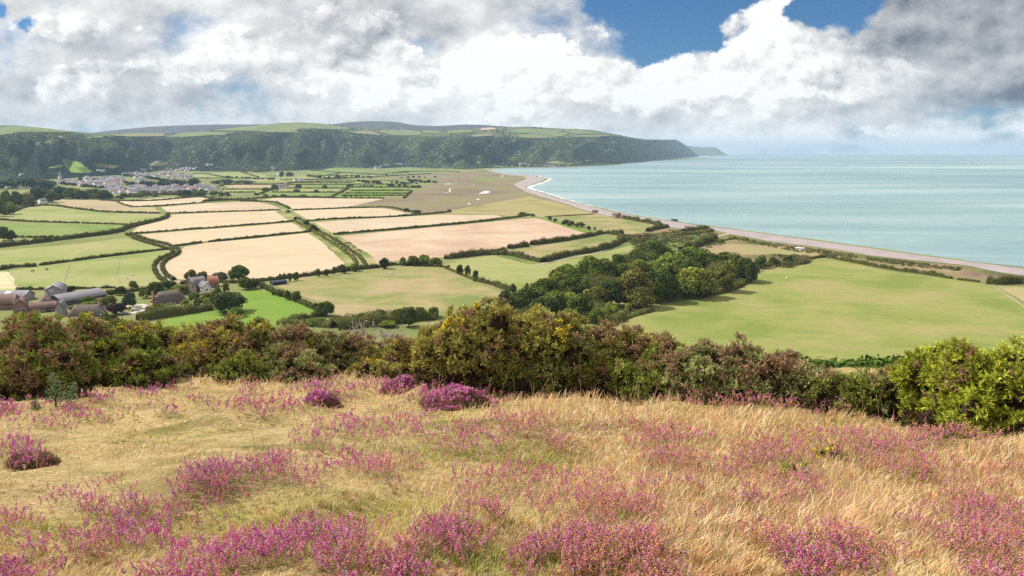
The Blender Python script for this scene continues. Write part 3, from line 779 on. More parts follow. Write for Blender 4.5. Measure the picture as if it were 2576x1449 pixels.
def crown_mesh(name, seed, lobes, n, leaf, h0=.28, squash=1.0, core=True, cmap=((.7, .8, .62), (1.2, 1.15, 1.0))):
    """crown of unit height and width: overlapping lobes of leaf clumps, hollow gaps between them"""
    r = np.random.default_rng(seed)
    g = Geo(); cs, rs = [], []
    for i in range(lobes):
        a = i * 2.4 + r.uniform(-.5, .5); z = h0 + .13 + (i + r.uniform(0, 1)) / lobes * (.60 - h0)
        q = (.40 - .36 * max(0, (z - .45) / .4) ** 1.5) * r.uniform(.55, 1.0) * (1 if z > .3 else .85)
        cs.append((q * math.cos(a), q * math.sin(a), z)); rs.append(r.uniform(.15, .23))
    for _ in range(3): cs.append((r.uniform(-.1, .1), r.uniform(-.1, .1), r.uniform(.45, .70))); rs.append(.26)
    cs, rs = np.array(cs), np.array(rs)
    cs[:, 2] = (cs[:, 2] - .5) * squash + .5
    k = r.choice(len(cs), n, p=rs ** 2 / (rs ** 2).sum())
    d = sphere_dirs(n, r); d[:, 2] = np.where(d[:, 2] < -.4, -d[:, 2], d[:, 2])
    C = cs[k] + d * (rs[k] * np.where(r.random(n) < .78, r.uniform(.86, 1.08, n), r.uniform(.4, .85, n)))[:, None]
    tone = rep(r.uniform(.66, 1.34, len(cs))[:, None], 1)[k] * r.uniform(.75, 1.25, (n, 1))
    N = unit(d * .9 + sphere_dirs(n, r) * .75)
    V, T = leaf_cards(C, N, leaf, r)
    w = r.random((n, 1))
    col = (np.array(cmap[0]) * (1 - w) + np.array(cmap[1]) * w) * tone
    g.add(V, T, rep(col, 4))
    if core:
        for c_, q in zip(cs, rs):
            b = ico(1); g.add(b[0] * q * .74 + c_, b[1], (.55, .6, .5))
    return g.mesh(name, M_LEAF)


def ico(sub):
    p = (1 + 5 ** .5) / 2
    V = unit(np.array([(-1, p, 0), (1, p, 0), (-1, -p, 0), (1, -p, 0), (0, -1, p), (0, 1, p), (0, -1, -p), (0, 1, -p), (p, 0, -1), (p, 0, 1), (-p, 0, -1), (-p, 0, 1)], float))
    T = np.array([(0, 11, 5), (0, 5, 1), (0, 1, 7), (0, 7, 10), (0, 10, 11), (1, 5, 9), (5, 11, 4), (11, 10, 2), (10, 7, 6), (7, 1, 8), (3, 9, 4), (3, 4, 2), (3, 2, 6), (3, 6, 8), (3, 8, 9), (4, 9, 5), (2, 4, 11), (6, 2, 10), (8, 6, 7), (9, 8, 1)])
    return V, T


def trunk_mesh(name, seed):
    r = np.random.default_rng(seed); g = Geo()
    g.tube([(0, 0, -.03), (.01, 0, .15), (0, .01, .35), (.02, 0, .6)], [.045, .035, .028, .012], 7)
    for i in range(5):
        a = i * 1.256 + r.uniform(-.4, .4); z = r.uniform(.18, .4)
        e = np.array([math.cos(a) * .26, math.sin(a) * .26, z + r.uniform(.15, .3)])
        g.tube([(0, 0, z), e * [.5, .5, 1] - [0, 0, .06], e], [.02, .013, .005], 5)
    return g.mesh(name, M_BARK, True, col=False)


CROWNS = [crown_mesh('crown', 20 + i, 15 + i % 3 * 4, 2900, .040, .04 + .03 * (i % 3)) for i in range(5)]
SMALLC = [crown_mesh('crown', 50 + i, 9, 760, .066, .0) for i in range(4)]
COLUMN = [crown_mesh('crown', 70 + i, 10, 600, .06, .05) for i in range(2)]
TRUNKS = [trunk_mesh('trunk', i) for i in range(3)]
TINT = {'dark': (.095, .112, .022), 'black': (.066, .082, .021), 'mid': (.142, .162, .027), 'light': (.215, .225, .038), 'olive': (.175, .165, .036), 'brown': (.165, .140, .040), 'yellow': (.16, .18, .03), 'purple': (.075, .04, .05), 'blue': (.055, .085, .050), 'lime': (.26, .30, .035), 'grey': (.13, .135, .075)}
_tk = [0]


def tree(name, loc, h, w, tint, label, group=None, small=False, trunk=True, mesh=None):
    _tk[0] += 1; i = _tk[0]; r = random.Random(i * 7)
    root = empty(name, loc, r.uniform(0, 6.28))
    tag(root, label, 'bush' if name in ('bush', 'shrub') else 'tree', group)
    me = mesh or (SMALLC[i % 4] if small else CROWNS[i % 5])
    c = link('crown', me, root); c.scale = (w * .98, w * .98 * r.uniform(.9, 1.1), h * 1.08)
    t = TINT[tint]; k = r.uniform(.92, 1.42); w_ = r.uniform(.86, 1.02); c.color = (t[0] * k * w_, t[1] * k, t[2] * k, 1)
    if trunk:
        q = link('trunk', TRUNKS[i % 3], root); q.scale = (w * .8, w * .8, h)
    return root


def tree_px(name, u, vb, vt, wpx, tint, label, **kw):
    """tree whose foot is seen at (u, vb), top at vt, crown wpx wide"""
    p = P(u, vb, .4); m_ = p[1] / F
    h = (vb - vt) * m_ * 1.02; w = wpx * m_
    p[1] += w * .18
    return tree(name, p, h, w, tint, label, **kw)


Z6 = lambda u, v: (1288 + u / 4, 536.6 + v / 4)
WOOD = [  # middle wood: x, top, foot, width (zoomed), tint, what sets it apart
    (540, 560, 850, 270, 'mid', 'tall green tree at the left shoulder of the wood, beside the curving pasture'),
    (470, 620, 860, 170, 'light', 'sunlit yellow green tree on the left edge of the wood'),
    (620, 640, 885, 250, 'dark', 'dark tree in front of the green left shoulder tree'),
    (790, 480, 720, 280, 'mid', 'broad tree on the back edge of the wood touching the pasture'),
    (930, 500, 700, 220, 'dark', 'dark tree right of the broad back edge tree'),
    (1080, 450, 600, 140, 'dark', 'narrow dark tree standing out at the back of the wood'),
    (1150, 540, 690, 220, 'mid', 'mid green tree inside the wood behind the olive brown giant'),
    (1330, 390, 540, 290, 'dark', 'wide dark dome at the back of the wood below the path bend'),
    (1440, 310, 480, 240, 'dark', 'tall dark tree at the rear tip of the wood'),
    (1560, 380, 480, 130, 'mid', 'small green tree filling the gap at the rear tip'),
    (1290, 500, 620, 150, 'light', 'light green crown caught between two dark domes'),
    (1430, 520, 615, 170, 'light', 'round light green crown in the hollow of the wood'),
    (1640, 430, 620, 280, 'light', 'bright green dome left of the tallest rear group'),
    (1850, 385, 560, 300, 'mid', 'broad high dome on the rear right of the wood'),
    (1750, 480, 650, 230, 'dark', 'dark tree under the broad high dome'),
    (2000, 440, 570, 180, 'dark', 'dark tree right of the broad high dome'),
    (2180, 430, 570, 220, 'dark', 'dark round tree at the right rear of the wood'),
    (2320, 480, 690, 260, 'dark', 'dark tree at the right end of the wood by the huge pasture'),
    (2390, 540, 700, 150, 'black', 'outermost blackish tree at the right tip of the wood'),
    (2150, 540, 790, 240, 'olive', 'olive green tree third from the right tip of the wood'),
    (1970, 610, 850, 200, 'olive', 'olive brown tree on the wood front between two green ones'),
    (1820, 580, 860, 270, 'light', 'large round light green tree on the wood front'),
    (1580, 640, 890, 190, 'black', 'blackish tree in the shade of the light green front tree'),
    (1470, 600, 900, 280, 'dark', 'big dark tree right of the olive brown giant'),
    (1230, 600, 950, 320, 'brown', 'olive brown giant with a rounded crown on the wood front'),
    (1300, 770, 970, 220, 'brown', 'lower brownish skirt tree below the olive brown giant'),
    (1010, 700, 940, 230, 'black', 'blackish tree left of the olive brown giant'),
    (850, 760, 960, 200, 'olive', 'small olive tree in the middle of the wood'),
    (590, 840, 1000, 190, 'light', 'yellow green bushy tree low in the wood'),
    (700, 850, 1080, 250, 'dark', 'dark green tree low in the wood above the gorse'),
    (340, 690, 900, 230, 'dark', 'dark tree at the left flank of the wood'),
    (200, 780, 980, 290, 'dark', 'spreading dark tree low on the left flank'),
    (430, 810, 1000, 220, 'mid', 'green tree low on the left flank'),
    (330, 880, 1040, 250, 'black', 'blackish tree at the lowest left corner of the wood'),
    (60, 840, 1000, 230, 'dark', 'dark tree at the far left foot of the wood'),
    (580, 990, 1110, 150, 'mid', 'small round tree just above the gorse bank'),
    (880, 985, 1120, 170, 'mid', 'leafy green tree at the lowest front corner of the wood'),
    (1000, 930, 1060, 130, 'light', 'light green shrubby tree beside the lowest front corner'),
    (-60, 820, 985, 140, 'black', 'single round blackish tree left of the wood')]
for x, t, b, w, c, lab in WOOD:
    u, vb = Z6(x, b); _, vt = Z6(x, t)
    tree_px('broadleaf_tree', u, vb + 1, vt - 9, w / 4 * 1.30, c, lab, group='trees of the middle wood')
for x, t, b, w, c, lab in [(1175, 905, 985, 85, 'lime', 'small bright shrub at the foot of the wood'), (1100, 1000, 1060, 120, 'mid', 'low green thicket bush on the wood corner'), (150, 705, 805, 60, 'black', 'left of two dark columnar bushes above the wood'), (205, 700, 800, 60, 'black', 'right of two dark columnar bushes above the wood'), (15, 710, 810, 70, 'dark', 'dark upright bush on the pasture hedge above the wood')]:
    u, vb = Z6(x, b); _, vt = Z6(x, t)
    tree_px('bush', u, vb, vt, w / 4, c, lab, small=True)
Z5 = lambda u, v: (644 + u / 4, 536.6 + v / 4)
for x, t, b, w, c, lab in [
    (1290, 452, 562, 125, 'black', 'single round dark tree on the wheat edge'), (1480, 445, 530, 75, 'mid', 'first tree of the clump at the hedge corner'), (1580, 430, 530, 130, 'dark', 'second tree of the clump at the hedge corner'), (1690, 415, 530, 140, 'mid', 'highest tree of the clump at the hedge corner'), (1810, 450, 535, 140, 'dark', 'last tree of the clump at the hedge corner'),
    (990, 510, 585, 110, 'mid', 'low round tree at the foot of the central lane'), (865, 510, 610, 90, 'dark', 'upright dark tree in the row left of the lane foot'), (625, 560, 640, 55, 'dark', 'small pointed tree midway along the wheat edge row'), (240, 610, 690, 40, 'dark', 'first small pointed tree of the wheat edge row'), (285, 605, 690, 40, 'dark', 'second small pointed tree of the wheat edge row'), (335, 595, 690, 55, 'dark', 'taller pointed tree of the wheat edge row'), (405, 595, 680, 70, 'dark', 'fourth tree of the wheat edge row'), (705, 565, 635, 50, 'dark', 'small tree right of the middle of the wheat edge row'), (785, 540, 625, 55, 'dark', 'small tree next to the upright dark tree'),
    (690, 890, 1040, 180, 'dark', 'round tree at the lower corner of the bright meadow'), (600, 905, 985, 60, 'dark', 'slim tree left of the round meadow corner tree'), (400, 785, 890, 110, 'dark', 'tree halfway down the bright meadow edge'), (310, 780, 875, 75, 'dark', 'slim tree above the halfway tree on the meadow edge'), (235, 775, 840, 80, 'dark', 'bushy tree near the top of the meadow edge'), (175, 780, 825, 60, 'mid', 'lowest bush at the top of the meadow edge'),
    (2050, 520, 620, 80, 'black', 'leftmost of three dark trees on the pasture divide'), (2130, 530, 640, 80, 'black', 'middle of three dark trees on the pasture divide'), (2210, 570, 660, 75, 'black', 'rightmost of three dark trees on the pasture divide'), (1930, 520, 560, 60, 'light', 'small light bush at the hedge corner'),
    (1060, 1005, 1100, 140, 'mid', 'scrubby tree behind the dead twigs'), (1250, 975, 1090, 170, 'dark', 'low spreading tree below the dry pasture'), (1420, 965, 1100, 150, 'dark', 'dark tree below the dry pasture'), (1530, 940, 1150, 190, 'black', 'tallest blackish tree below the dry pasture'), (1650, 940, 1080, 150, 'mid', 'green tree below the dry pasture right of the blackish one'), (1780, 945, 1060, 130, 'mid', 'last green tree below the dry pasture'), (900, 1070, 1150, 220, 'mid', 'low green thicket beyond the gorse'), (600, 1060, 1130, 240, 'mid', 'wide green thicket beyond the dead gorse'), (400, 1035, 1100, 110, 'dark', 'dark bush below the meadow'), (1330, 1080, 1150, 200, 'mid', 'thicket bush under the low spreading tree')]:
    u, vb = Z5(x, b); _, vt = Z5(x, t)
    tree_px('broadleaf_tree' if (b - t) > 90 else 'bush', u, vb, vt, w / 4, c, lab, small=w < 100)
Z4 = lambda u, v: (u / 4, 626 + v / 4)
for x, t, b, w, c, lab in [
    (2285, 450, 650, 310, 'black', 'great round oak beside the bright meadow'), (2370, 600, 690, 170, 'mid', 'lower green tree under the great round oak'), (1295, 445, 605, 125, 'blue', 'egg shaped blue green tree left of the driveway'), (1555, 340, 490, 140, 'dark', 'tall dark tree above the thatched cottage'), (1160, 555, 665, 160, 'purple', 'purple leaved tree beside the driveway'), (1915, 225, 330, 110, 'brown', 'brownish tree behind the stone gable house'), (2030, 240, 325, 110, 'brown', 'second brownish tree behind the slate roof'), (2390, 180, 330, 180, 'dark', 'tall spreading tree on the wheat edge behind the house'), (2200, 245, 330, 140, 'grey', 'thin leaved tree right of the red roof'), (1335, 335, 410, 90, 'mid', 'small tree on the pony pasture edge'), (1200, 390, 470, 110, 'dark', 'dark bush tree behind the long barn'), (2470, 300, 415, 150, 'dark', 'dark tree clump by the bright meadow top'), (2560, 310, 400, 110, 'black', 'blackish tree at the meadow top corner'),
    (700, 385, 440, 120, 'black', 'dark bushes behind the long barn'), (870, 490, 560, 120, 'mid', 'tree in front of the long barn'), (880, 550, 640, 230, 'mid', 'wide tree between barn and thatched roof'), (760, 570, 640, 150, 'mid', 'bushy tree left of the thatched roof'), (1010, 500, 600, 130, 'light', 'pale green tree behind the thatched chimney'), (1100, 480, 570, 120, 'olive', 'olive tree right of the long barn'), (1440, 420, 500, 90, 'mid', 'rounded shrub tree above the driveway'), (1690, 330, 400, 130, 'black', 'dark bush by the lane bend'), (1650, 400, 470, 90, 'lime', 'bright green tree above the cottage'), (1800, 370, 460, 160, 'light', 'light green tree beside the stone gable'), (1860, 515, 590, 80, 'light', 'clipped round bush beside the thatched cottage'), (1950, 450, 540, 120, 'dark', 'dark bush right of the thatched cottage'), (2090, 450, 540, 130, 'mid', 'garden tree below the white gable'), (2080, 505, 580, 75, 'lime', 'bright yellow green garden bush'), (2180, 400, 470, 80, 'dark', 'dark garden bush by the meadow corner'), (2270, 345, 440, 60, 'dark', 'slim pointed garden conifer'), (1900, 560, 630, 90, 'light', 'light bush in the garden hedge'), (1800, 590, 650, 90, 'mid', 'green bush in the garden hedge'), (1560, 565, 640, 120, 'mid', 'bush at the bend of the driveway'), (1690, 590, 670, 110, 'mid', 'tall bush in front of the thatched cottage'), (1130, 670, 735, 90, 'dark', 'dark bush beside the driveway foot'), (1060, 645, 720, 70, 'light', 'light bush right of the chimney'), (1960, 575, 610, 30, 'purple', 'small reddish garden bush'), (1990, 500, 580, 110, 'mid', 'garden bush in front of the house'), (40, 1140, 1240, 1, 'dark', '')]:
    if not lab: continue
    u, vb = Z4(x, b); _, vt = Z4(x, t)
    tree_px('broadleaf_tree' if (b - t) > 85 else 'bush', u, vb, vt - 2, w / 4 * 1.22, c, lab, small=w < 125)
# woods and single trees of the middle distance
for u, t, b, w, c, lab in [
    (6, 572, 606, 40, 'dark', 'dark tree at the left edge above the thick hedge'), (28, 580, 605, 24, 'black', 'second dark tree at the left edge'), (14, 482, 522, 30, 'dark', 'tree on the left border beside the pale fields'), (40, 480, 520, 34, 'dark', 'dark crown left of the pale fields'), (95, 473, 503, 60, 'blue', 'big dark crown above the pale fields'), (60, 497, 520, 50, 'dark', 'low tree at the corner of the upper pasture'), (20, 510, 540, 44, 'mid', 'mid green tree at the left border'), (-8, 500, 545, 40, 'dark', 'tree cut by the left border'), (128, 485, 510, 44, 'dark', 'dark tree at the corner of the brown field'), (150, 470, 500, 46, 'blue', 'bluish tree below the church'), (178, 474, 501, 50, 'dark', 'dark tree between church and brown field'), (204, 478, 502, 40, 'blue', 'bluish tree on the brown field edge'), (110, 455, 482, 50, 'blue', 'dark grove tree under the wooded hill'), (60, 450, 474, 60, 'blue', 'grove tree left of the white farm'), (15, 452, 476, 50, 'blue', 'grove tree at the left border'), (232, 474, 498, 44, 'dark', 'tree on the near edge of the village'), (258, 480, 500, 36, 'dark', 'smaller tree on the near edge of the village'),
    (300, 492, 501, 30, 'dark', 'low tree before the lower village'), (350, 487, 497, 40, 'dark', 'wide low tree before the lower village'), (390, 486, 495, 30, 'dark', 'low tree at the village foot'), (470, 478, 492, 34, 'blue', 'tree right of the lower village'), (500, 482, 495, 40, 'dark', 'broad tree at the village end'), (540, 482, 494, 44, 'dark', 'broad tree on the tan field corner'), (566, 484, 494, 30, 'dark', 'lesser tree on the tan field corner'), (330, 458, 468, 30, 'blue', 'tree inside the village'), (365, 456, 472, 44, 'blue', 'grove tree inside the village'), (410, 455, 470, 40, 'blue', 'grove tree right inside the village'), (440, 452, 470, 40, 'blue', 'tall grove tree in the village'), (485, 450, 468, 40, 'blue', 'grove tree at the right of the village'), (560, 452, 463, 60, 'blue', 'flat grove right of the village'), (610, 455, 463, 60, 'blue', 'long flat grove beyond the village'),
    (690, 464, 480, 24, 'dark', 'farm tree left of the far white barn'), (668, 472, 481, 24, 'dark', 'tree before the far farm'), (750, 464, 474, 18, 'dark', 'bush right of the far farm'), (816, 466, 475, 14, 'dark', 'single far tree in the strip fields'), (795, 477, 485, 16, 'dark', 'single round tree in the strip fields'), (712, 489, 496, 22, 'dark', 'round tree on the wheat hedge'), (760, 490, 496, 24, 'dark', 'low trees on the wheat hedge'), (745, 476, 484, 20, 'dark', 'low trees left in the strip fields'), (880, 462, 472, 22, 'dark', 'tree where the far lane turns'), (708, 432, 446, 14, 'dark', 'tree left of the far white house'), (728, 433, 445, 24, 'dark', 'tree right of the far white house'),
    (724, 529, 537, 14, 'black', 'dark bush where the lanes meet'), (742, 545, 556, 11, 'black', 'bush on the central lane bend'), (770, 555, 568, 20, 'dark', 'tree pair on the central lane'), (788, 566, 583, 22, 'dark', 'big bush on the central lane'),
    (1383, 544, 555, 12, 'black', 'round bush left of the pasture bushes'), (1397, 549, 559, 14, 'black', 'second round bush of the pasture bushes'), (1424, 553, 565, 26, 'dark', 'broad bush among the pasture bushes'), (1436, 556, 569, 24, 'dark', 'bush following the broad one'), (1460, 560, 573, 28, 'dark', 'largest of the pasture bushes'), (1481, 568, 579, 14, 'dark', 'small bush of the pasture bushes'), (1496, 571, 579, 8, 'black', 'last small bush of the pasture bushes'), (1315, 534, 543, 28, 'dark', 'long bush at the marsh edge'), (1130, 527, 534, 14, 'dark', 'single bush at the marsh edge'), (1045, 528, 537, 40, 'dark', 'hedge bushes at the corner of the marsh'), (1022, 524, 533, 18, 'dark', 'small bush left of the marsh corner bushes'), (1340, 538, 545, 14, 'dark', 'small bush at the huts corner'),
    (1547, 641, 652, 18, 'grey', 'bare topped bush on the dry pasture'), (1946, 647, 670, 30, 'black', 'left of two round bushes by the huge pasture'), (1985, 644, 662, 26, 'black', 'right of two round bushes by the huge pasture'), (1915, 645, 676, 40, 'mid', 'leafy bush at the wood end')]:
    tree_px('broadleaf_tree' if b - t > 20 else 'bush', u, b, t, w, c, lab, small=True, trunk=b - t > 12)
# rows of far trees that nothing tells apart
rr = random.Random(5)
ROW = [(1025, 1100, 455, 460, 11, 6), (985, 1050, 459, 462, 8, 5), (970, 1060, 468, 472, 9, 6), (900, 965, 456, 462, 8, 6), (905, 960, 468, 471, 7, 5), (840, 940, 443, 447, 10, 5), (770, 830, 443, 450, 7, 6), (800, 880, 446, 448, 8, 5), (560, 690, 445, 452, 12, 5), (1000, 1100, 446, 446, 6, 4), (150, 300, 462, 478, 26, 7), (300, 480, 440, 462, 34, 7), (260, 470, 476, 488, 34, 7), (470, 560, 480, 486, 8, 6), (200, 330, 452, 462, 16, 6), (640, 720, 489, 495, 6, 6), (860, 950, 492, 498, 6, 4)]
first = None
for a, b, v1, v2, n, h in ROW:
    for i in range(n):
        u = a + (b - a) * (i + rr.uniform(.1, .9)) / n; vb = v1 + (v2 - v1) * (u - a) / (b - a) + rr.uniform(-1, 1) + 1.5
        h_ = h * rr.uniform(.7, 1.3)
        if first is None:
            first = tree_px('broadleaf_tree', u, vb, vb - h_, h_ * 1.6, 'blue', 'small dark tree in a hedgerow of the far vale', group='hedgerow trees of the far vale', small=True, trunk=False); o = first
        else:
            o = copy_thing(first); p = P(u, vb, .4); o.location = p; m_ = p[1] / F
            o.rotation_euler.z = rr.uniform(0, 6); c = o.children[0]; c.data = SMALLC[rr.randrange(4)]; c.scale = (h_ * 1.7 * m_, h_ * 1.7 * m_, h_ * m_)
            k = rr.uniform(.8, 1.3); c.color = (.045 * k, .062 * k, .032 * k, 1)

# ------------------------------------------------------------------ hedges
HC = [(.068, .074, .018), (.115, .122, .026), (.175, .150, .040)]


def hedge(pts, h, w, label, lump=.5, tint=1.0, group=None, name='hedge'):
    h, w = h * .86, w * .80
    q, L = resample(smooth_line(P([p[0] for p in pts], [p[1] for p in pts], .4), 1), 1.0)
    c0 = q.mean(0); y = np.median(q[:, 1]); s = max(.34, PX(y) * .75)
    r = np.random.default_rng(int(L * 13) % 9973)
    q, L = resample(q, max(.8, s)); n = len(q)
    t = unit(np.gradient(q, axis=0)); nr = np.stack([-t[:, 1], t[:, 0], 0 * t[:, 0]], -1)
    lw = max(6.0, h * 2.2)
    k = 1 + lump * (1.1 * wob(q[:, 0], q[:, 1], lw, 6, 3) + .8 * wob(q[:, 0], q[:, 1], lw * 3.7, 5, 11) + r.normal(0, .16, n)); k = np.clip(k, .35, 2.3)
    hh = h * k; ww = w * (1 + .25 * (k - 1))
    q = q + nr * (wob(q[:, 0], q[:, 1], 60, 5, 20) * .8)[:, None]
    g = Geo()
    prof = [(-.46, 0), (-.44, .5), (-.25, .86), (.25, .86), (.44, .5), (.46, 0)]
    ring = np.stack([q + nr * (ww * a)[:, None] + np.array([0, 0, 1]) * (hh * b)[:, None] for a, b in prof], 1) - c0
    m_ = len(prof); i = np.arange(n * m_).reshape(n, m_)
    Q = np.stack([i[:-1, :-1], i[1:, :-1], i[1:, 1:], i[:-1, 1:]], -1).reshape(-1, 4)
    g.add(ring.reshape(-1, 3), quads(Q), np.array(HC[0]) * tint)
    N = int(min(14000, L * (w + 2 * h) / (s * s) * 1.5))
    j = r.integers(0, n - 1, N); f = r.random(N)[:, None]
    ang = r.uniform(-.15, math.pi + .15, N); rad = r.uniform(.80, 1.22, N)
    c_ = q[j] * (1 - f) + q[j + 1] * f; hj, wj = hh[j], ww[j]
    ca, sa = np.cos(ang), np.sin(ang)
    C = c_ + nr[j] * (np.sign(ca) * np.abs(ca) ** .7 * wj * .5 * rad)[:, None]
    C[:, 2] += np.maximum(np.abs(sa) ** .8 * hj * rad, .1)
    Nn = unit(nr[j] * ca[:, None] + np.array([0, 0, 1]) * sa[:, None] + sphere_dirs(N, r) * .7)
    V, T = leaf_cards(C - c0, Nn, s * .75, r)
    a = r.random((N, 1)); b = np.clip(wob(C[:, 0], C[:, 1], 9, 5, 6)[:, None] * .8 + .4, 0, 1)
    col = (np.array(HC[0]) * (1 - a) + np.array(HC[1]) * a) * (1 - b * .5) + np.array(HC[2]) * b * .5
    g.add(V, T, rep(col * tint * r.uniform(.8, 1.2, (N, 1)), 4))
    o = link(name, g.mesh(name, M_HEDGE)); o.location = c0
    return tag(o, label, 'hedge', group)


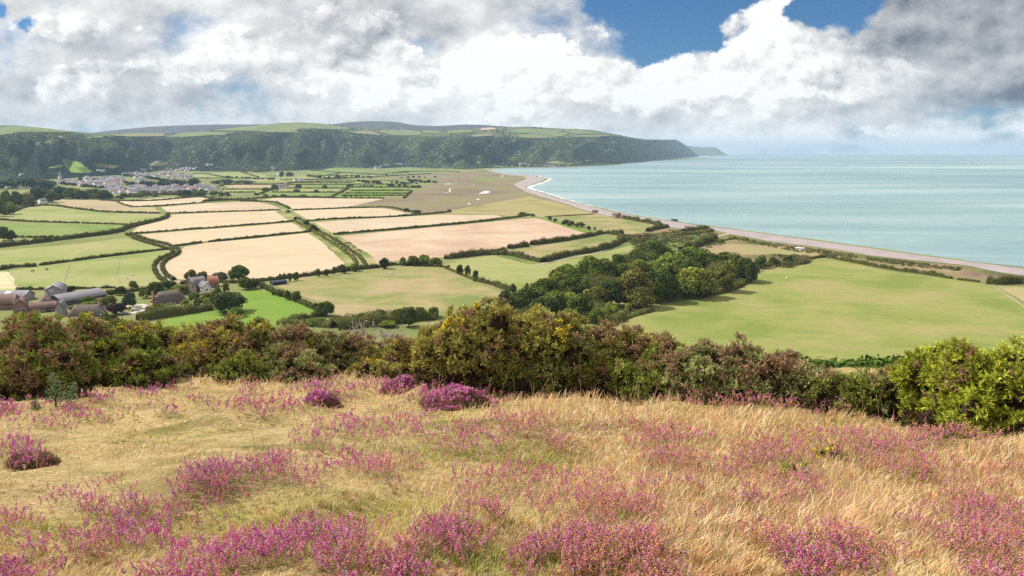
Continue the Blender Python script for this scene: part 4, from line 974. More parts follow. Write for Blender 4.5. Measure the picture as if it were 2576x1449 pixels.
M_HEDGE = foliage('hedge_leaves', .12, .75, spec=.06)
HEDGES = [
    ([(-90, 553), (0, 553), (45, 557), (100, 559), (200, 562)], 2.2, 3, 'dark hedge below the pale pasture, left of its gap', .5),
    ([(207, 562), (322, 566)], 2, 3, 'dark hedge below the pale pasture, right of its gap', .4),
    ([(-90, 634), (0, 622), (75, 614), (175, 601), (300, 586), (320, 574), (362, 564), (412, 553), (425, 543)], 4.6, 5, 'tall thick hedge sweeping up beside the wheat', .45),
    ([(37, 597), (100, 598.5), (175, 598)], 2.2, 3, 'dark hedge under the fresh green pasture', .5),
    ([(12, 541), (75, 518), (105, 517), (140, 518), (190, 526), (225, 530), (275, 535), (402, 537.5)], 2.6, 3.5, 'hedge between brown field and pale pasture', .6),
    ([(212, 501), (270, 504), (296, 506), (300, 512), (332, 521.5)], 2.2, 3, 'hedge curling between brown field and tan wheat', .5),
    ([(332, 521.5), (388, 520), (450, 515), (515, 510)], 2.2, 3, 'straight hedge under the tan wheat nearest the village', .4),
    ([(512, 508), (545, 505), (590, 503.5), (644, 507.5)], 4.5, 6, 'bushy hedge on the brow of the tan wheat', .8),
    ([(425, 537), (540, 534), (644, 531), (704, 528)], 2, 2.8, 'hedge between first and second wheat left of the lane', .4),
    ([(332, 589), (480, 577.5), (644, 565.5), (739, 557.5)], 2, 2.8, 'hedge between second and third wheat left of the lane', .4),
    ([(440, 620), (508, 611)], 2.2, 3, 'short hedge end beside the curving lane', .4),
    ([(525, 609.5), (644, 597.5), (784, 583)], 2.2, 3, 'hedge above the large golden wheat', .4),
    ([(-60, 688), (0, 680), (35, 672), (90, 671)], 3.2, 4, 'bushy hedge left of the gate above the ponies', .7),
    ([(101, 668), (175, 658), (250, 648), (350, 636), (425, 627)], 2.3, 3, 'straight hedge above the pony pasture', .35),
    ([(330, 589), (352, 599), (392, 611), (432, 619), (452, 631), (444, 644), (417, 657), (406, 669), (409, 682), (420, 694), (440, 706)], 2.4, 3.4, 'outer hedge of the curving lane, wheat side', .5),
    ([(318, 590), (345, 604), (386, 617), (422, 626), (438, 633), (428, 642), (400, 655), (387, 669), (389, 684), (402, 700), (420, 712)], 2.4, 3.4, 'inner hedge of the curving lane, pasture side', .5),
    ([(604, 507.5), (644, 507), (690, 509), (706, 514), (728, 526)], 2.6, 4, 'hedge of the upper lane rounding the wheat', .5),
    ([(604, 503), (650, 499), (690, 497), (800, 498), (900, 499.5), (966, 499.5)], 2.5, 4, 'hedge along the far side of the wheat by the marsh', .7),
    ([(736, 529), (800, 527), (869, 524), (931, 522.5), (969, 521), (1005, 527), (1054, 537)], 2.2, 3, 'hedge from the dark bush towards the marsh', .5),
    ([(769, 557), (829, 552), (900, 549), (969, 547.5), (1054, 541), (1134, 534)], 2.4, 3.2, 'long hedge from the lane to the marsh bushes', .5),
    ([(839, 591), (930, 583), (1019, 576), (1194, 560), (1288, 549), (1333, 542)], 2.6, 3.6, 'long hedge above the red stubble', .35),
    ([(740, 556), (768, 571), (788, 584), (823, 603), (853, 624), (880, 641), (893, 656), (898, 672)], 2.2, 4, 'leafy bank on the near side of the central lane', .8, 1.7),
    ([(745, 548), (776, 565), (798, 580), (838, 601), (872, 624), (898, 641), (914, 658), (922, 671)], 2.2, 3.4, 'hedge on the far side of the central lane', .7, 1.3),
    ([(1198, 636), (1241, 633), (1270, 628)], 2.6, 4, 'low hedge piece below the red stubble', .5),
    ([(1180, 644), (1215, 640), (1240, 637)], 4, 6, 'bushy hedge at the lower corner of the red stubble', .5),
    ([(1280, 626), (1300, 623), (1328, 620)], 5, 6, 'stout hedge block below the red stubble', .4),
    ([(1337, 617), (1375, 612), (1415, 606.5)], 5, 6, 'longest hedge block below the red stubble', .4),
    ([(1415, 607), (1437, 603), (1470, 597)], 4.2, 6, 'hedge block before the green margin', .4),
    ([(1470, 597), (1498, 592), (1514, 587), (1566, 592)], 4.2, 6, 'hedge at the tip of the dry pasture', .6),
    ([(1120, 652), (1180, 645), (1230, 640), (1288, 642), (1325, 651), (1363, 660)], 4, 6, 'hedge rounding the left end of the dry pasture', .6),
    ([(1370, 660), (1388, 653), (1438, 641), (1475, 637), (1513, 630), (1548, 618), (1563, 608), (1578, 599)], 4.6, 6, 'dark hedge along the pale path', .4),
    ([(644, 709), (701, 703), (750, 697), (794, 692), (869, 681), (944, 674)], 3, 4, 'hedge under the row of small pointed trees', .6),
    ([(944, 674), (980, 667), (1006, 666), (1110, 672)], 2.6, 4, 'hedge linking the single tree and the clump', .7),
    ([(1114, 673), (1160, 690), (1194, 708)], 1.5, 2, 'low brown hedge line on the pasture divide', .4, 1.3),
    ([(1194, 706), (1220, 712), (1244, 717), (1262, 724), (1290, 733)], 3, 4.5, 'leafy hedge at the lower pasture divide', .7),
    ([(644, 714), (670, 726), (686, 735), (715, 746), (751, 758), (794, 778), (806, 784)], 2.8, 4.4, 'hedge down the right side of the bright meadow', .7),
    ([(729, 808), (770, 800), (819, 793)], 3.4, 5, 'hedge along the foot of the bright meadow', .6),
    ([(2040, 652), (2058, 648), (2082, 647), (2132, 657), (2232, 677), (2332, 690), (2394, 701)], 2.6, 4, 'hedge along the top of the huge pasture', .6),
    ([(2410, 704), (2440, 707), (2465, 710)], 1.6, 2.4, 'thin hedge piece right of the pasture top', .6),
    ([(2482, 713), (2515, 716), (2545, 713), (2576, 714), (2680, 728)], 5, 6, 'dark hedge at the right border by the beach', .5),
    ([(1713, 631), (1750, 621), (1775, 612), (1800, 603)], 5.5, 7, 'dark scrub row leading to the beach path', .6),
    ([(1570, 550), (1590, 553), (1613, 558), (1640, 562), (1665, 569)], 4.2, 5, 'bushy hedge behind the shingle by the hut', .6),
    ([(1628, 583), (1650, 577), (1680, 572)], 4, 6, 'scrubby hedge at the end of the hut pasture', .6),
    ([(1560, 600), (1590, 610), (1620, 612)], 5, 8, 'leafy hedge at the top of the curving pasture', .6),
    ([(347, 808), (380, 803), (425, 796), (480, 788), (532, 779)], 4.5, 6, 'broad garden hedge below the thatched cottage', .5, 1.4),
    ([(372, 782), (400, 786), (430, 786), (470, 780)], 3, 5, 'garden hedge beside the drive', .6, 1.5),
    ([(270, 742), (330, 734), (400, 726), (440, 718)], 3, 4, 'dark hedge behind the farm garden', .5),
    ([(460, 716), (500, 704), (560, 712), (640, 712)], 2.5, 4, 'hedge behind the houses along the wheat', .6),
    ([(40, 738), (46, 728), (100, 730), (190, 727), (290, 724)], 1.6, 2, 'low hedge bank between farm and pony pasture', .7),
    ([(1860, 668), (1900, 672), (1960, 670), (2010, 666), (2030, 660)], 3, 6, 'scrubby hedge joining wood and pasture top', .6),
    ([(1515, 826), (1550, 808), (1600, 793), (1640, 782)], 2, 5, 'rough bank at the lower edge of the huge pasture', .6, 1.5),
    ([(1800, 610), (1850, 600), (1880, 605)], 2, 4, 'low scrub line near the beach path', .7, 1.4),
    ([(1720, 583), (1750, 579), (1780, 575)], 4, 8, 'bushes at the edge of the shingle', .6, 1.3), ([(1690, 592), (1740, 590), (1790, 582)], 3, 8, 'low scrub band above the green rough pasture', .6, 1.4)]
HEDGES += [
    ([(1330, 752), (1400, 765), (1470, 785), (1540, 795)], 7, 22, 'dense low thicket along the left foot of the wood', .5, 1.1), ([(1400, 705), (1470, 715), (1560, 730), (1640, 745)], 9, 24, 'thicket filling the middle of the wood', .5, 1.0), ([(1560, 670), (1650, 680), (1750, 690), (1850, 688)], 8, 24, 'thicket filling the rear of the wood', .5, 1.0), ([(1640, 762), (1700, 752), (1780, 745), (1850, 727), (1885, 706)], 4, 7, 'leafy skirt of the wood along the huge pasture', .6, 1.2), ([(1450, 805), (1500, 812), (1560, 806)], 6, 12, 'low thicket at the very corner of the wood', .6, 1.3), ([(1620, 640), (1640, 655), (1660, 672)], 6, 12, 'thicket at the rear tip of the wood', .6, 1.1),
    ([(840, 826), (900, 818), (980, 812), (1060, 800), (1100, 800)], 5, 16, 'thicket under the dry pasture behind the gorse', .6, 1.1), ([(700, 822), (760, 816), (840, 822)], 3, 9, 'low green scrub below the bright meadow', .7, 1.5), ([(1180, 800), (1260, 795), (1330, 790)], 4, 10, 'scrub between great gorse and wood', .6, 1.2),
    ([(-60, 520), (10, 512), (60, 505), (110, 500), (150, 500)], 14, 40, 'wooded belt at the left border', .6, 1.0), ([(90, 498), (150, 495), (210, 497), (270, 499)], 11, 36, 'wooded belt before the village', .6, 1.0), ([(-60, 478), (20, 470), (80, 466), (130, 464)], 12, 60, 'wooded belt below the hill at the left', .6, .9), ([(-40, 540), (10, 535), (30, 528)], 10, 20, 'wooded corner above the upper pasture', .6, 1.1), ([(310, 497), (400, 490), (470, 491)], 7, 20, 'trees along the near side of the village', .8, 1.0), ([(350, 470), (430, 467), (490, 466)], 14, 40, 'dark grove in the middle of the village', .6, .9)]
for q in HEDGES: hedge(q[0], q[1], q[2], q[3], q[4], q[5] if len(q) > 5 else 1.0)
Z9 = lambda *p: [(447.2 + a * .27776, 411.4 + b * .27776) for a, b in p]
FARH = [((140, 95), (240, 90), (420, 125)), ((140, 132), (500, 134), (880, 137)), ((570, 75), (730, 125)), ((1180, 60), (1480, 85), (1900, 105)), ((1330, 110), (1480, 88)), ((920, 151), (1250, 150), (1700, 126), (2300, 92)), ((340, 215), (430, 192), (980, 190), (1050, 165), (2000, 160)), ((1000, 192), (2100, 190)), ((400, 236), (800, 235)), ((990, 227), (1530, 226)), ((430, 264), (700, 262)), ((860, 262), (1500, 263)), ((720, 287), (840, 240)), ((560, 332), (840, 302), (1380, 307)), ((1400, 302), (1550, 225)), ((1560, 248), (2100, 246)), ((1520, 271), (2080, 273)), ((1480, 293), (2050, 292)), ((2050, 315), (2120, 250)), ((1600, 215), (2200, 219)), ((1000, 175), (1600, 175)), ((1180, 110), (1400, 112), (1740, 106)), ((0, 300), (200, 302), (400, 330)), ((-700, 335), (-300, 345), (0, 320), (230, 300)), ((2000, 76), (2380, 70), (2560, 78)), ((1880, 92), (2100, 80)), ((230, 350), (400, 320))]
for q in FARH: hedge(Z9(*q), 2.6, 5, 'thin dark hedge between far strip fields', .5, .9, 'hedges of the far strip fields')

# scrub that nobody could count behind the beach
r = np.random.default_rng(33); g = Geo()
SCRUB = [([(1640, 590), (1690, 580), (1790, 576), (1800, 590), (1700, 612), (1650, 612)], 260, 1.3), ([(1660, 600), (1800, 600), (1830, 612), (1720, 640), (1680, 650), (1650, 640)], 220, 1.2), ([(1940, 640), (2030, 645), (2040, 660), (1990, 675), (1930, 672)], 200, 1.4), ([(1830, 592), (1932, 611), (2060, 627), (2160, 642), (2150, 650), (1990, 632), (1850, 604)], 420, .7), ([(2180, 646), (2300, 660), (2420, 674), (2410, 682), (2280, 670), (2180, 654)], 320, .7), ([(1530, 800), (1600, 775), (1640, 772), (1600, 795), (1540, 822)], 120, 1.0), ([(1560, 596), (1640, 588), (1650, 630), (1610, 640), (1590, 610)], 200, 1.6)]
for poly, n, h in SCRUB:
    a = np.array(poly); c = []
    while len(c) < n:
        u, v_ = r.uniform(a[:, 0].min(), a[:, 0].max()), r.uniform(a[:, 1].min(), a[:, 1].max())
        if inpoly(u, v_, poly): c.append((u, v_))
    c = P([p[0] for p in c], [p[1] for p in c], .5)
    for p in c:
        s = h * r.uniform(.5, 1.5); m_ = 16
        d = sphere_dirs(m_, r); d[:, 2] = np.abs(d[:, 2])
        V, T = leaf_cards(p + d * s * [1.7, 1.7, 1.0], unit(d + sphere_dirs(m_, r) * .5), max(.45, s * .45), r)
        col = np.array((.075, .085, .022)) * (1 - (k := r.random())) + np.array((.15, .13, .045)) * k
        g.add(V, T, np.clip(col * r.uniform(.7, 1.3), 0, 1))
tag(link('scrub', g.mesh('scrub', M_HEDGE)), 'low green brown scrub behind the shingle', 'scrub', kind='stuff')

# ------------------------------------------------------------------ woodland of the hills
CLEAR = [[(152, 402), (165, 400), (200, 410), (232, 435), (222, 438), (180, 437), (162, 421)], [(120, 424), (152, 414), (160, 420), (140, 426)], [(230, 408), (260, 412), (300, 420), (285, 427), (245, 421)], [(372, 412), (400, 405), (425, 410), (410, 419), (375, 419)], [(58, 361), (75, 358), (130, 358), (138, 362), (115, 366), (70, 367)], [(100, 356), (140, 354), (140, 357), (110, 358)],
         [(205, 348), (250, 343), (262, 348), (225, 350)], [(275, 342), (340, 336), (412, 337), (413, 344), (330, 345)], [(415, 345), (440, 340), (465, 335), (520, 333), (572, 335), (570, 341), (430, 347)], [(535, 330), (600, 321), (644, 318), (690, 312), (780, 312), (850, 318), (885, 325), (850, 327), (760, 323), (740, 331), (760, 335), (680, 334), (644, 331)],
         [(875, 333), (920, 330), (944, 334), (960, 341), (900, 337)], [(940, 330), (1000, 326), (1060, 331), (1060, 341), (990, 342)], [(1062, 329), (1110, 331), (1110, 337), (1066, 336)], [(1196, 322), (1240, 322), (1250, 326), (1200, 329)], [(1185, 341), (1230, 337), (1245, 342), (1190, 346)], [(1120, 330), (1185, 328), (1190, 334), (1130, 337)], [(1266, 332), (1300, 325), (1340, 324), (1420, 330), (1400, 336), (1300, 336)], [(1298, 342), (1340, 337), (1430, 334), (1420, 343), (1360, 349), (1310, 347)], [(1413, 327), (1460, 328), (1510, 338), (1440, 338)], [(1430, 341), (1500, 340), (1540, 341), (1500, 346), (1440, 346)],
         [(1371, 408), (1400, 406), (1442, 412), (1440, 415.5), (1380, 413.5)], [(1450, 415), (1520, 411.5), (1558, 414), (1520, 416)], [(1222, 421), (1260, 418), (1300, 420), (1270, 422)], [(0, 322), (40, 318), (110, 324), (190, 334), (120, 334), (60, 333), (0, 342)]]
HP1 = patchy('hill_pasture', (.12, .165, .05), (.17, .20, .065), (.205, .20, .08), .004, 1.4, 6, .04); HP2 = patchy('hill_ley', (.19, .18, .08), (.24, .215, .10), (.26, .21, .12), .004, 1.4, 6, .04)
CLC = [PBR, PGR, DRY, HP2, HP1, HP2, HP1, HP2, HP1, HP1, HP2, HP1, HP1, WH3, HP2, HP1, HP1, HP1, HP1, HP1, HP2, PGR, PLT, HP1]
r = np.random.default_rng(77)
for poly, mt_ in zip(CLEAR, CLC):
    a = np.array(poly, float); c = a.mean(0)
    q, _ = resample(np.vstack([a, a[:1]]), 6.0); q = q[:-1]
    ringpts = [q] + [c + (q - c) * s for s in (.75, .5, .25)]
    pp = np.vstack(ringpts + [c[None]]); h3, nn = on_hill(pp[:, 0], pp[:, 1])
    ok = ~np.isnan(h3[:, 0])
    if not ok.all():
        for i in np.where(~ok)[0]:
            j = np.where(ok)[0][np.linalg.norm(pp[ok] - pp[i], axis=1).argmin()]; h3[i] = h3[j]; nn[i] = nn[j]
    h3 = h3 + nn * 2.5 + np.array([0, 0, 1.5]); n = len(q); T = []
    for k in range(3):
        for i in range(n):
            j = (i + 1) % n; T += [[k * n + i, k * n + j, (k + 1) * n + j], [k * n + i, (k + 1) * n + j, (k + 1) * n + i]]
    for i in range(n): T.append([3 * n + i, 3 * n + (i + 1) % n, 4 * n])
    tag(link('hill_field', tri_mesh('hill_field', h3, np.array(T), mt_)), 'sloping field on the wooded hills', kind='structure')

cu, cv = r.uniform(-250, 1757, 62000), r.uniform(312, 470, 62000)
vb_, vm_, vt_ = BASE(cu), MIDL(cu), TOPL(cu)
keep = (cv < vb_ - .3) & (cv > vt_ + .6)
upper = cv < vm_ - 1 + 1.5 * wob(cu, cv * 3, 50, 5)
keep &= ~upper | ((wob(cu, cv * 5, 70, 6, 4) > .10) & (r.random(len(cu)) < .5) & (cu > 300)) | (r.random(len(cu)) < .02)
for poly in CLEAR: keep &= ~inpoly(cu + r.normal(0, .5, len(cu)), cv + r.normal(0, .25, len(cv)), poly)
# low fields between the wood foot and the vale
keep &= ~((cu > 560) & (cu < 1120) & (cv > vb_ - 2 - 3 * (wob(cu, cv, 60, 5) + .3)))
cu, cv = cu[keep], cv[keep]
eu, ev = [], []
for poly in CLEAR[4:]:
    q, _ = resample(np.vstack([poly, poly[:1]]), 2.2); m_ = r.random(len(q)) < .72
    eu += list(q[m_, 0] + r.normal(0, .5, m_.sum())); ev += list(q[m_, 1] + r.normal(0, .2, m_.sum()))
nb = len(cu); cu = np.r_[cu, eu]; cv = np.r_[cv, ev]
h3, _ = on_hill(cu, cv); ok = ~np.isnan(h3[:, 0]); edge = (np.arange(len(cu)) >= nb)[ok]; h3, cu, cv = h3[ok], cu[ok], cv[ok]
b = ico(0); n = len(h3)
sc = np.maximum(5.0, PX(h3[:, 1]) * .70) * r.uniform(.7, 1.35, n) * np.where(edge, .62, 1)
sc = np.minimum(sc, 26)
jit = 1 + r.normal(0, .12, (n, 12, 1))
V = h3[:, None] + b[0][None] * jit * sc[:, None, None] * np.array([1.2, 1.2, .72]) + np.array([0, 0, .25]) * sc[:, None, None]
T = (b[1][None] + (np.arange(n) * 12)[:, None, None]).reshape(-1, 3)
ton = np.clip(.42 + 1.2 * wob(h3[:, 0], h3[:, 1], 900, 6, 5) + .5 * wob(h3[:, 0], h3[:, 1], 260, 6, 15) + r.normal(0, .17, n), 0, 1)[:, None]
col = np.array((.013, .028, .018)) * (1 - ton) + np.array((.080, .102, .036)) * ton
tag(link('woodland', tri_mesh('woodland', V.reshape(-1, 3), T, M_WOODLAND, rep(col, 12), True)), 'dense dark green woodland clothing the hillsides', 'woodland', kind='stuff')

# ------------------------------------------------------------------ buildings
def mats_(n, *c, **k): return simple(n, *c, **k)


W_STONE = simple('cob_wall', (.42, .33, .24), .9, (.33, .26, .19), 1.5, bmp=.03)
W_WHITE = simple('lime_wash', (.74, .72, .68), .85, (.62, .60, .56), .8)
W_RED = simple('red_sandstone', (.27, .16, .12), .9, (.20, .115, .09), 1.4, bmp=.03)
W_GREY = simple('cement_sheet_wall', (.30, .28, .30), .85, (.24, .22, .24), .6, stretch=(4, 4, .4))
W_BOARD = simple('dark_boards', (.10, .095, .10), .85, (.06, .055, .06), 1.2, stretch=(5, 5, .4))
R_TILE = simple('clay_tiles', (.20, .115, .09), .85, (.135, .085, .072), 1.1, bmp=.05, stretch=(1, 1, 3))
R_RED = simple('red_tiles', (.34, .13, .09), .85, (.26, .10, .075), 1.1)
R_SLATE = simple('slate_roof', (.19, .165, .18), .7, (.13, .115, .13), 1.0, bmp=.04)
R_SHEET = simple('cement_sheet_roof', (.235, .215, .23), .8, (.175, .16, .175), .5, stretch=(.3, 2, 1))
R_THATCH = simple('old_thatch', (.15, .115, .10), .95, (.095, .075, .068), .8, bmp=.08)
M_GLASS = simple('window_glass', (.05, .06, .07), .15, spec=.6)
M_WHITE = simple('white_paint', (.78, .77, .74), .6, (.68, .67, .64), 2.0)
M_BRICK = simple('brick', (.34, .15, .11), .9, (.26, .11, .085), 2.0)
M_CLEAR = simple('rooflight_sheet', (.82, .82, .80), .5, (.74, .74, .73), 2.0)


def gable(L, D, h, rh, hip=0.0, over=.4, thick=.3, sag=0.0):
    """roof over an L x D plan, ridge along x"""
    g = Geo(); n = 13
    top, bot = [], []
    for i in range(n):
        t = i / (n - 1); x = (t - .5) * (L + 2 * over)
        e = min(t, 1 - t) * (L + 2 * over); k = 1.0 if hip <= 0 else min(1, e / hip)
        z = h + rh * k - sag * math.sin(math.pi * t)
        y = D / 2 + over
        top.append([(x, -y, h - over * rh / D * 1.6), (x, -y * .5, h + rh * min(k, .5) - sag * .5 * math.sin(math.pi * t)), (x, 0, z), (x, y * .5, h + rh * min(k, .5)), (x, y, h - over * rh / D * 1.6)])
    A = np.array(top); B = A - [0, 0, thick]
    m = 5
    V = np.concatenate([A.reshape(-1, 3), B.reshape(-1, 3)]); o = n * m; Q = []
    for i in range(n - 1):
        for j in range(m - 1):
            a = i * m + j; Q += [[a, a + m, a + m + 1, a + 1], [o + a, o + a + 1, o + a + m + 1, o + a + m]]
        Q += [[i * m, o + i * m, o + (i + 1) * m, (i + 1) * m], [i * m + 4, (i + 1) * m + 4, o + (i + 1) * m + 4, o + i * m + 4]]
    for i in (0, n - 1):
        for j in range(m - 1):
            a = i * m + j; Q.append([a, a + 1, o + a + 1, o + a])
    g.add(V, quads(Q)); return g


def walls(L, D, h, rh, hip):
    g = Geo(); x, y = L / 2, D / 2
    V = [(-x, -y, -.3), (x, -y, -.3), (x, y, -.3), (-x, y, -.3), (-x, -y, h), (x, -y, h), (x, y, h), (-x, y, h)]
    Q = [[0, 1, 5, 4], [1, 2, 6, 5], [2, 3, 7, 6], [3, 0, 4, 7], [4, 5, 6, 7]]
    T = list(quads(Q))
    if hip <= 0:
        V += [(-x, 0, h + rh - .12), (x, 0, h + rh - .12)]; T += [[7, 4, 8], [5, 6, 9]]
    return g.add(V, np.array(T))


def building(name, A, B, depth, h, rh, mw, mr, label, cat, axis='x', hip=0.0, chim=(), wins=(), door=None, barge=False, lights=0, sag=0.0, over=.4):
    a, b = P(*A, .4), P(*B, .4); L = float(np.linalg.norm((b - a)[:2])); rz = math.atan2(b[1] - a[1], b[0] - a[0])
    c = (a + b) / 2 + np.array([-math.sin(rz), math.cos(rz), 0]) * depth / 2
    root = empty(name, c, rz); tag(root, label, cat)
    rx = 0 if axis == 'x' else math.pi / 2
    l, d = (L, depth) if axis == 'x' else (depth, L)
    w = link('wall', walls(l, d, h, rh, hip).mesh('wall', mw, col=False), root); w.rotation_euler.z = rx
    r_ = link('roof', gable(l, d, h, rh, hip, over, .25, sag).mesh('roof', mr, col=False), root); r_.rotation_euler.z = rx
    for (x, y, w_, hh, mt) in chim:
        g = Geo(); g.box((x * L, y * depth, hh / 2), (w_, w_, hh)); g.box((x * L, y * depth, hh + .12), (w_ * 1.25, w_ * 1.25, .24))
        ch = link('chimney', g.mesh('chimney', mt, col=False), root)
        g = Geo()
        for k in (-.22, .22): g.tube([(x * L + k * w_, y * depth, hh + .2), (x * L + k * w_, y * depth, hh + .8)], [.16, .13], 8)
        link('chimney_pot', g.mesh('chimney_pot', M_BRICK, True, col=False), ch)
    for (x, z, ww, wh) in wins:
        f = Geo(); f.box((x * L, -depth / 2 - .03, z), (ww + .2, .14, wh + .2)); fo = link('window', f.mesh('window', M_WHITE, col=False), root)
        f = Geo(); f.box((x * L, -depth / 2 - .12, z), (ww, .06, wh)); link('pane', f.mesh('pane', M_GLASS, col=False), fo)
    if door is not None:
        f = Geo(); f.box((door[0] * L, -depth / 2 - .04, door[2] / 2), (door[1], .12, door[2])); link('door', f.mesh('door', W_BOARD, col=False), root)
    if barge:
        f = Geo(); y = -depth / 2 - over - .06; s = L / 2 + over; z0 = h - over * rh / L * 1.6
        f.tube([(-s, y, z0), (0, y, h + rh)], .2, 4); f.tube([(s, y, z0), (0, y, h + rh)], .2, 4)
        link('bargeboard', f.mesh('bargeboard', M_WHITE, col=False), root)
    for k in range(lights):
        f = Geo(); yy_ = -depth / 2 * (.30 + .24 * k); zz = h + rh * (1 - abs(yy_) / (depth / 2)) + .18
        f.box((0, 0, 0), (5.0, .85, .08)); me = f.mesh('rooflight', M_CLEAR, col=False)
        o = link('rooflight', me, root); o.location = (L * .14, yy_, zz); o.rotation_euler.x = math.atan2(rh, depth / 2)
    return root


building('gabled_barn', (114, 751), (159, 748.5), 17, 5.4, 3.0, W_GREY, R_SHEET, 'tall grey gabled barn with white edged roof on the farm', 'barn', 'y', barge=True, over=.3)
building('long_barn', (157, 771), (270, 751), 14, 3.0, 3.4, W_BOARD, R_SHEET, 'long low barn with one wide grey roof', 'barn')
building('sheet_barn', (-60, 757), (62, 757), 11, 3.0, 2.8, W_GREY, R_SHEET, 'grey roofed barn with three white rooflights at the left border', 'barn', lights=3)
building('tiled_barn', (-60, 782), (36, 779), 8, 4.0, 4.6, W_RED, R_TILE, 'brown tiled barn below the grey barn at the left border', 'barn')
building('tiled_house', (33, 792), (73, 789), 10, 4.2, 4.6, W_RED, R_TILE, 'brown tiled house with its gable to the hillside', 'house', 'y', chim=[(.3, .1, .9, 9.4, M_BRICK)], wins=[(-.2, 2.6, .9, 1.1), (.2, 2.6, .9, 1.1)])
building('tiled_range', (76, 789), (142, 783), 6.5, 3.0, 2.6, W_RED, R_TILE, 'low tiled farm range between the tiled house and the yard', 'outbuilding', door=(.2, 2.4, 2.3))
building('hipped_outbuilding', (99, 775), (134, 772), 8.5, 3.0, 4.4, W_RED, R_TILE, 'small steep hipped tiled outbuilding before the tall barn', 'outbuilding', hip=4.2)
building('slate_outbuilding', (140, 796), (160, 795), 9, 5.0, 3.2, W_GREY, R_SLATE, 'narrow slate roofed outbuilding at the farm gate', 'outbuilding', 'y')
building('tin_shed', (130, 768), (149, 765), 5, 2.2, 1.2, M_WHITE, simple('green_sheet', (.16, .34, .17), .6), 'little shed with white wall and green roof', 'shed')
building('thatched_cottage', (172, 809), (262, 805), 8.5, 3.2, 5.2, W_STONE, R_THATCH, 'dark thatched cottage half hidden by the gorse', 'cottage', hip=3.0, chim=[(.36, .0, 1.5, 10.6, W_RED)], wins=[(-.2, 1.7, 1.1, 1.0), (.1, 1.7, 1.1, 1.0)], sag=.25)
building('thatched_cottage', (396, 771), (470, 760), 8.5, 2.7, 5.4, W_STONE, R_THATCH, 'thatched cottage with a red chimney stack at its left end', 'cottage', hip=3.4, chim=[(-.51, -.05, 1.1, 8.3, M_BRICK)], wins=[(-.25, 1.6, 1.1, 1.0), (.05, 1.6, 1.1, 1.0), (.3, 1.6, 1.1, 1.0)], door=(.18, 1.0, 2.0), sag=.25)
building('stone_house', (468, 739), (493, 738), 14, 4.8, 3.6, W_STONE, R_SLATE, 'pale stone house with a gable towards the hillside', 'house', 'y', wins=[(-.1, 1.7, 1.0, 1.1), (.2, 4.4, .9, 1.0)], barge=False, chim=[(-.4, .45, 1.0, 9.6, W_STONE)])
building('slate_house', (489, 734), (522, 729), 8.5, 4.8, 4.2, W_STONE, R_SLATE, 'slate roofed house wing with a pale streak', 'house', wins=[(-.2, 1.7, 1.0, 1.1), (.2, 1.7, 1.0, 1.1)])
building('white_gabled_house', (509, 737), (532, 734.5), 8, 3.8, 3.4, W_WHITE, R_SLATE, 'house wing with a white edged gable', 'house', 'y', barge=True, wins=[(0, 2.0, 1.2, 1.1)])
building('red_roofed_house', (527, 724), (551, 722), 8, 3.2, 4.0, W_RED, R_RED, 'small red roofed house behind the white gable', 'house', wins=[(.1, 1.6, 1.0, 1.0)])
building('field_shed', (688, 718.5), (722, 714.5), 5, 2.2, .8, simple('navy_sheet', (.03, .035, .07), .6), simple('navy_roof', (.045, .05, .10), .5), 'long dark blue shed on the wheat edge', 'shed')
building('beach_ruin', (1540, 548.5), (1553, 549.5), 8, 5.5, 1.8, W_RED, R_TILE, 'reddish stone building alone behind the shingle', 'building')
building('beach_ruin', (1553, 549), (1564, 550), 7, 3.6, 1.2, W_STONE, R_TILE, 'lower stone building joined to the reddish one by the shingle', 'building')
building('beach_hut', (1489, 535.5), (1499, 536), 6, 3.0, 1.6, W_RED, R_TILE, 'tiny brown hut where marsh and shingle meet', 'hut')
building('pillbox', (1688, 555.5), (1698, 556.5), 5, 2.2, .5, W_BOARD, W_BOARD, 'dark squat hut at the very edge of the water', 'hut')
building('white_trailer', (2001, 629), (2020, 630.5), 3, 2.3, .3, M_WHITE, M_WHITE, 'white trailer parked on the rough ground behind the beach', 'trailer')
g = Geo()
for i, (u, v_) in enumerate([(495, 744), (512, 741), (530, 739)]):
    p = P(u, v_, .4); g.box(p - P(495, 744, .4) + [0, 0, .7], (4.6, .5, 1.6), .25)
o = link('garden_wall', g.mesh('garden_wall', W_STONE, col=False)); o.location = P(495, 744, .4); tag(o, 'pale stone garden wall below the stone house', 'wall')

# ------------------------------------------------------------------ the distant village
def ground_at(u, v):
    if v < float(BASE(u)) - .2:
        h, _ = on_hill(np.array([u]), np.array([v]))
        if not np.isnan(h[0, 0]): return h[0]
    return P(u, v, .35)


def small_house(L, D, h, rh, mw, mr):
    w = walls(L, D, h, rh, 0); r_ = gable(L, D, h, rh, 0, .3, .3)
    g = Geo(); g.add(w.V[0], w.T[0], m=0); g.add(r_.V[0], r_.T[0], m=1)
    g.box((L * .3, 0, h + rh + .3), (1.0, 1.0, 1.6), m=0)
    return g.mesh('house', [mw, mr], col=False)


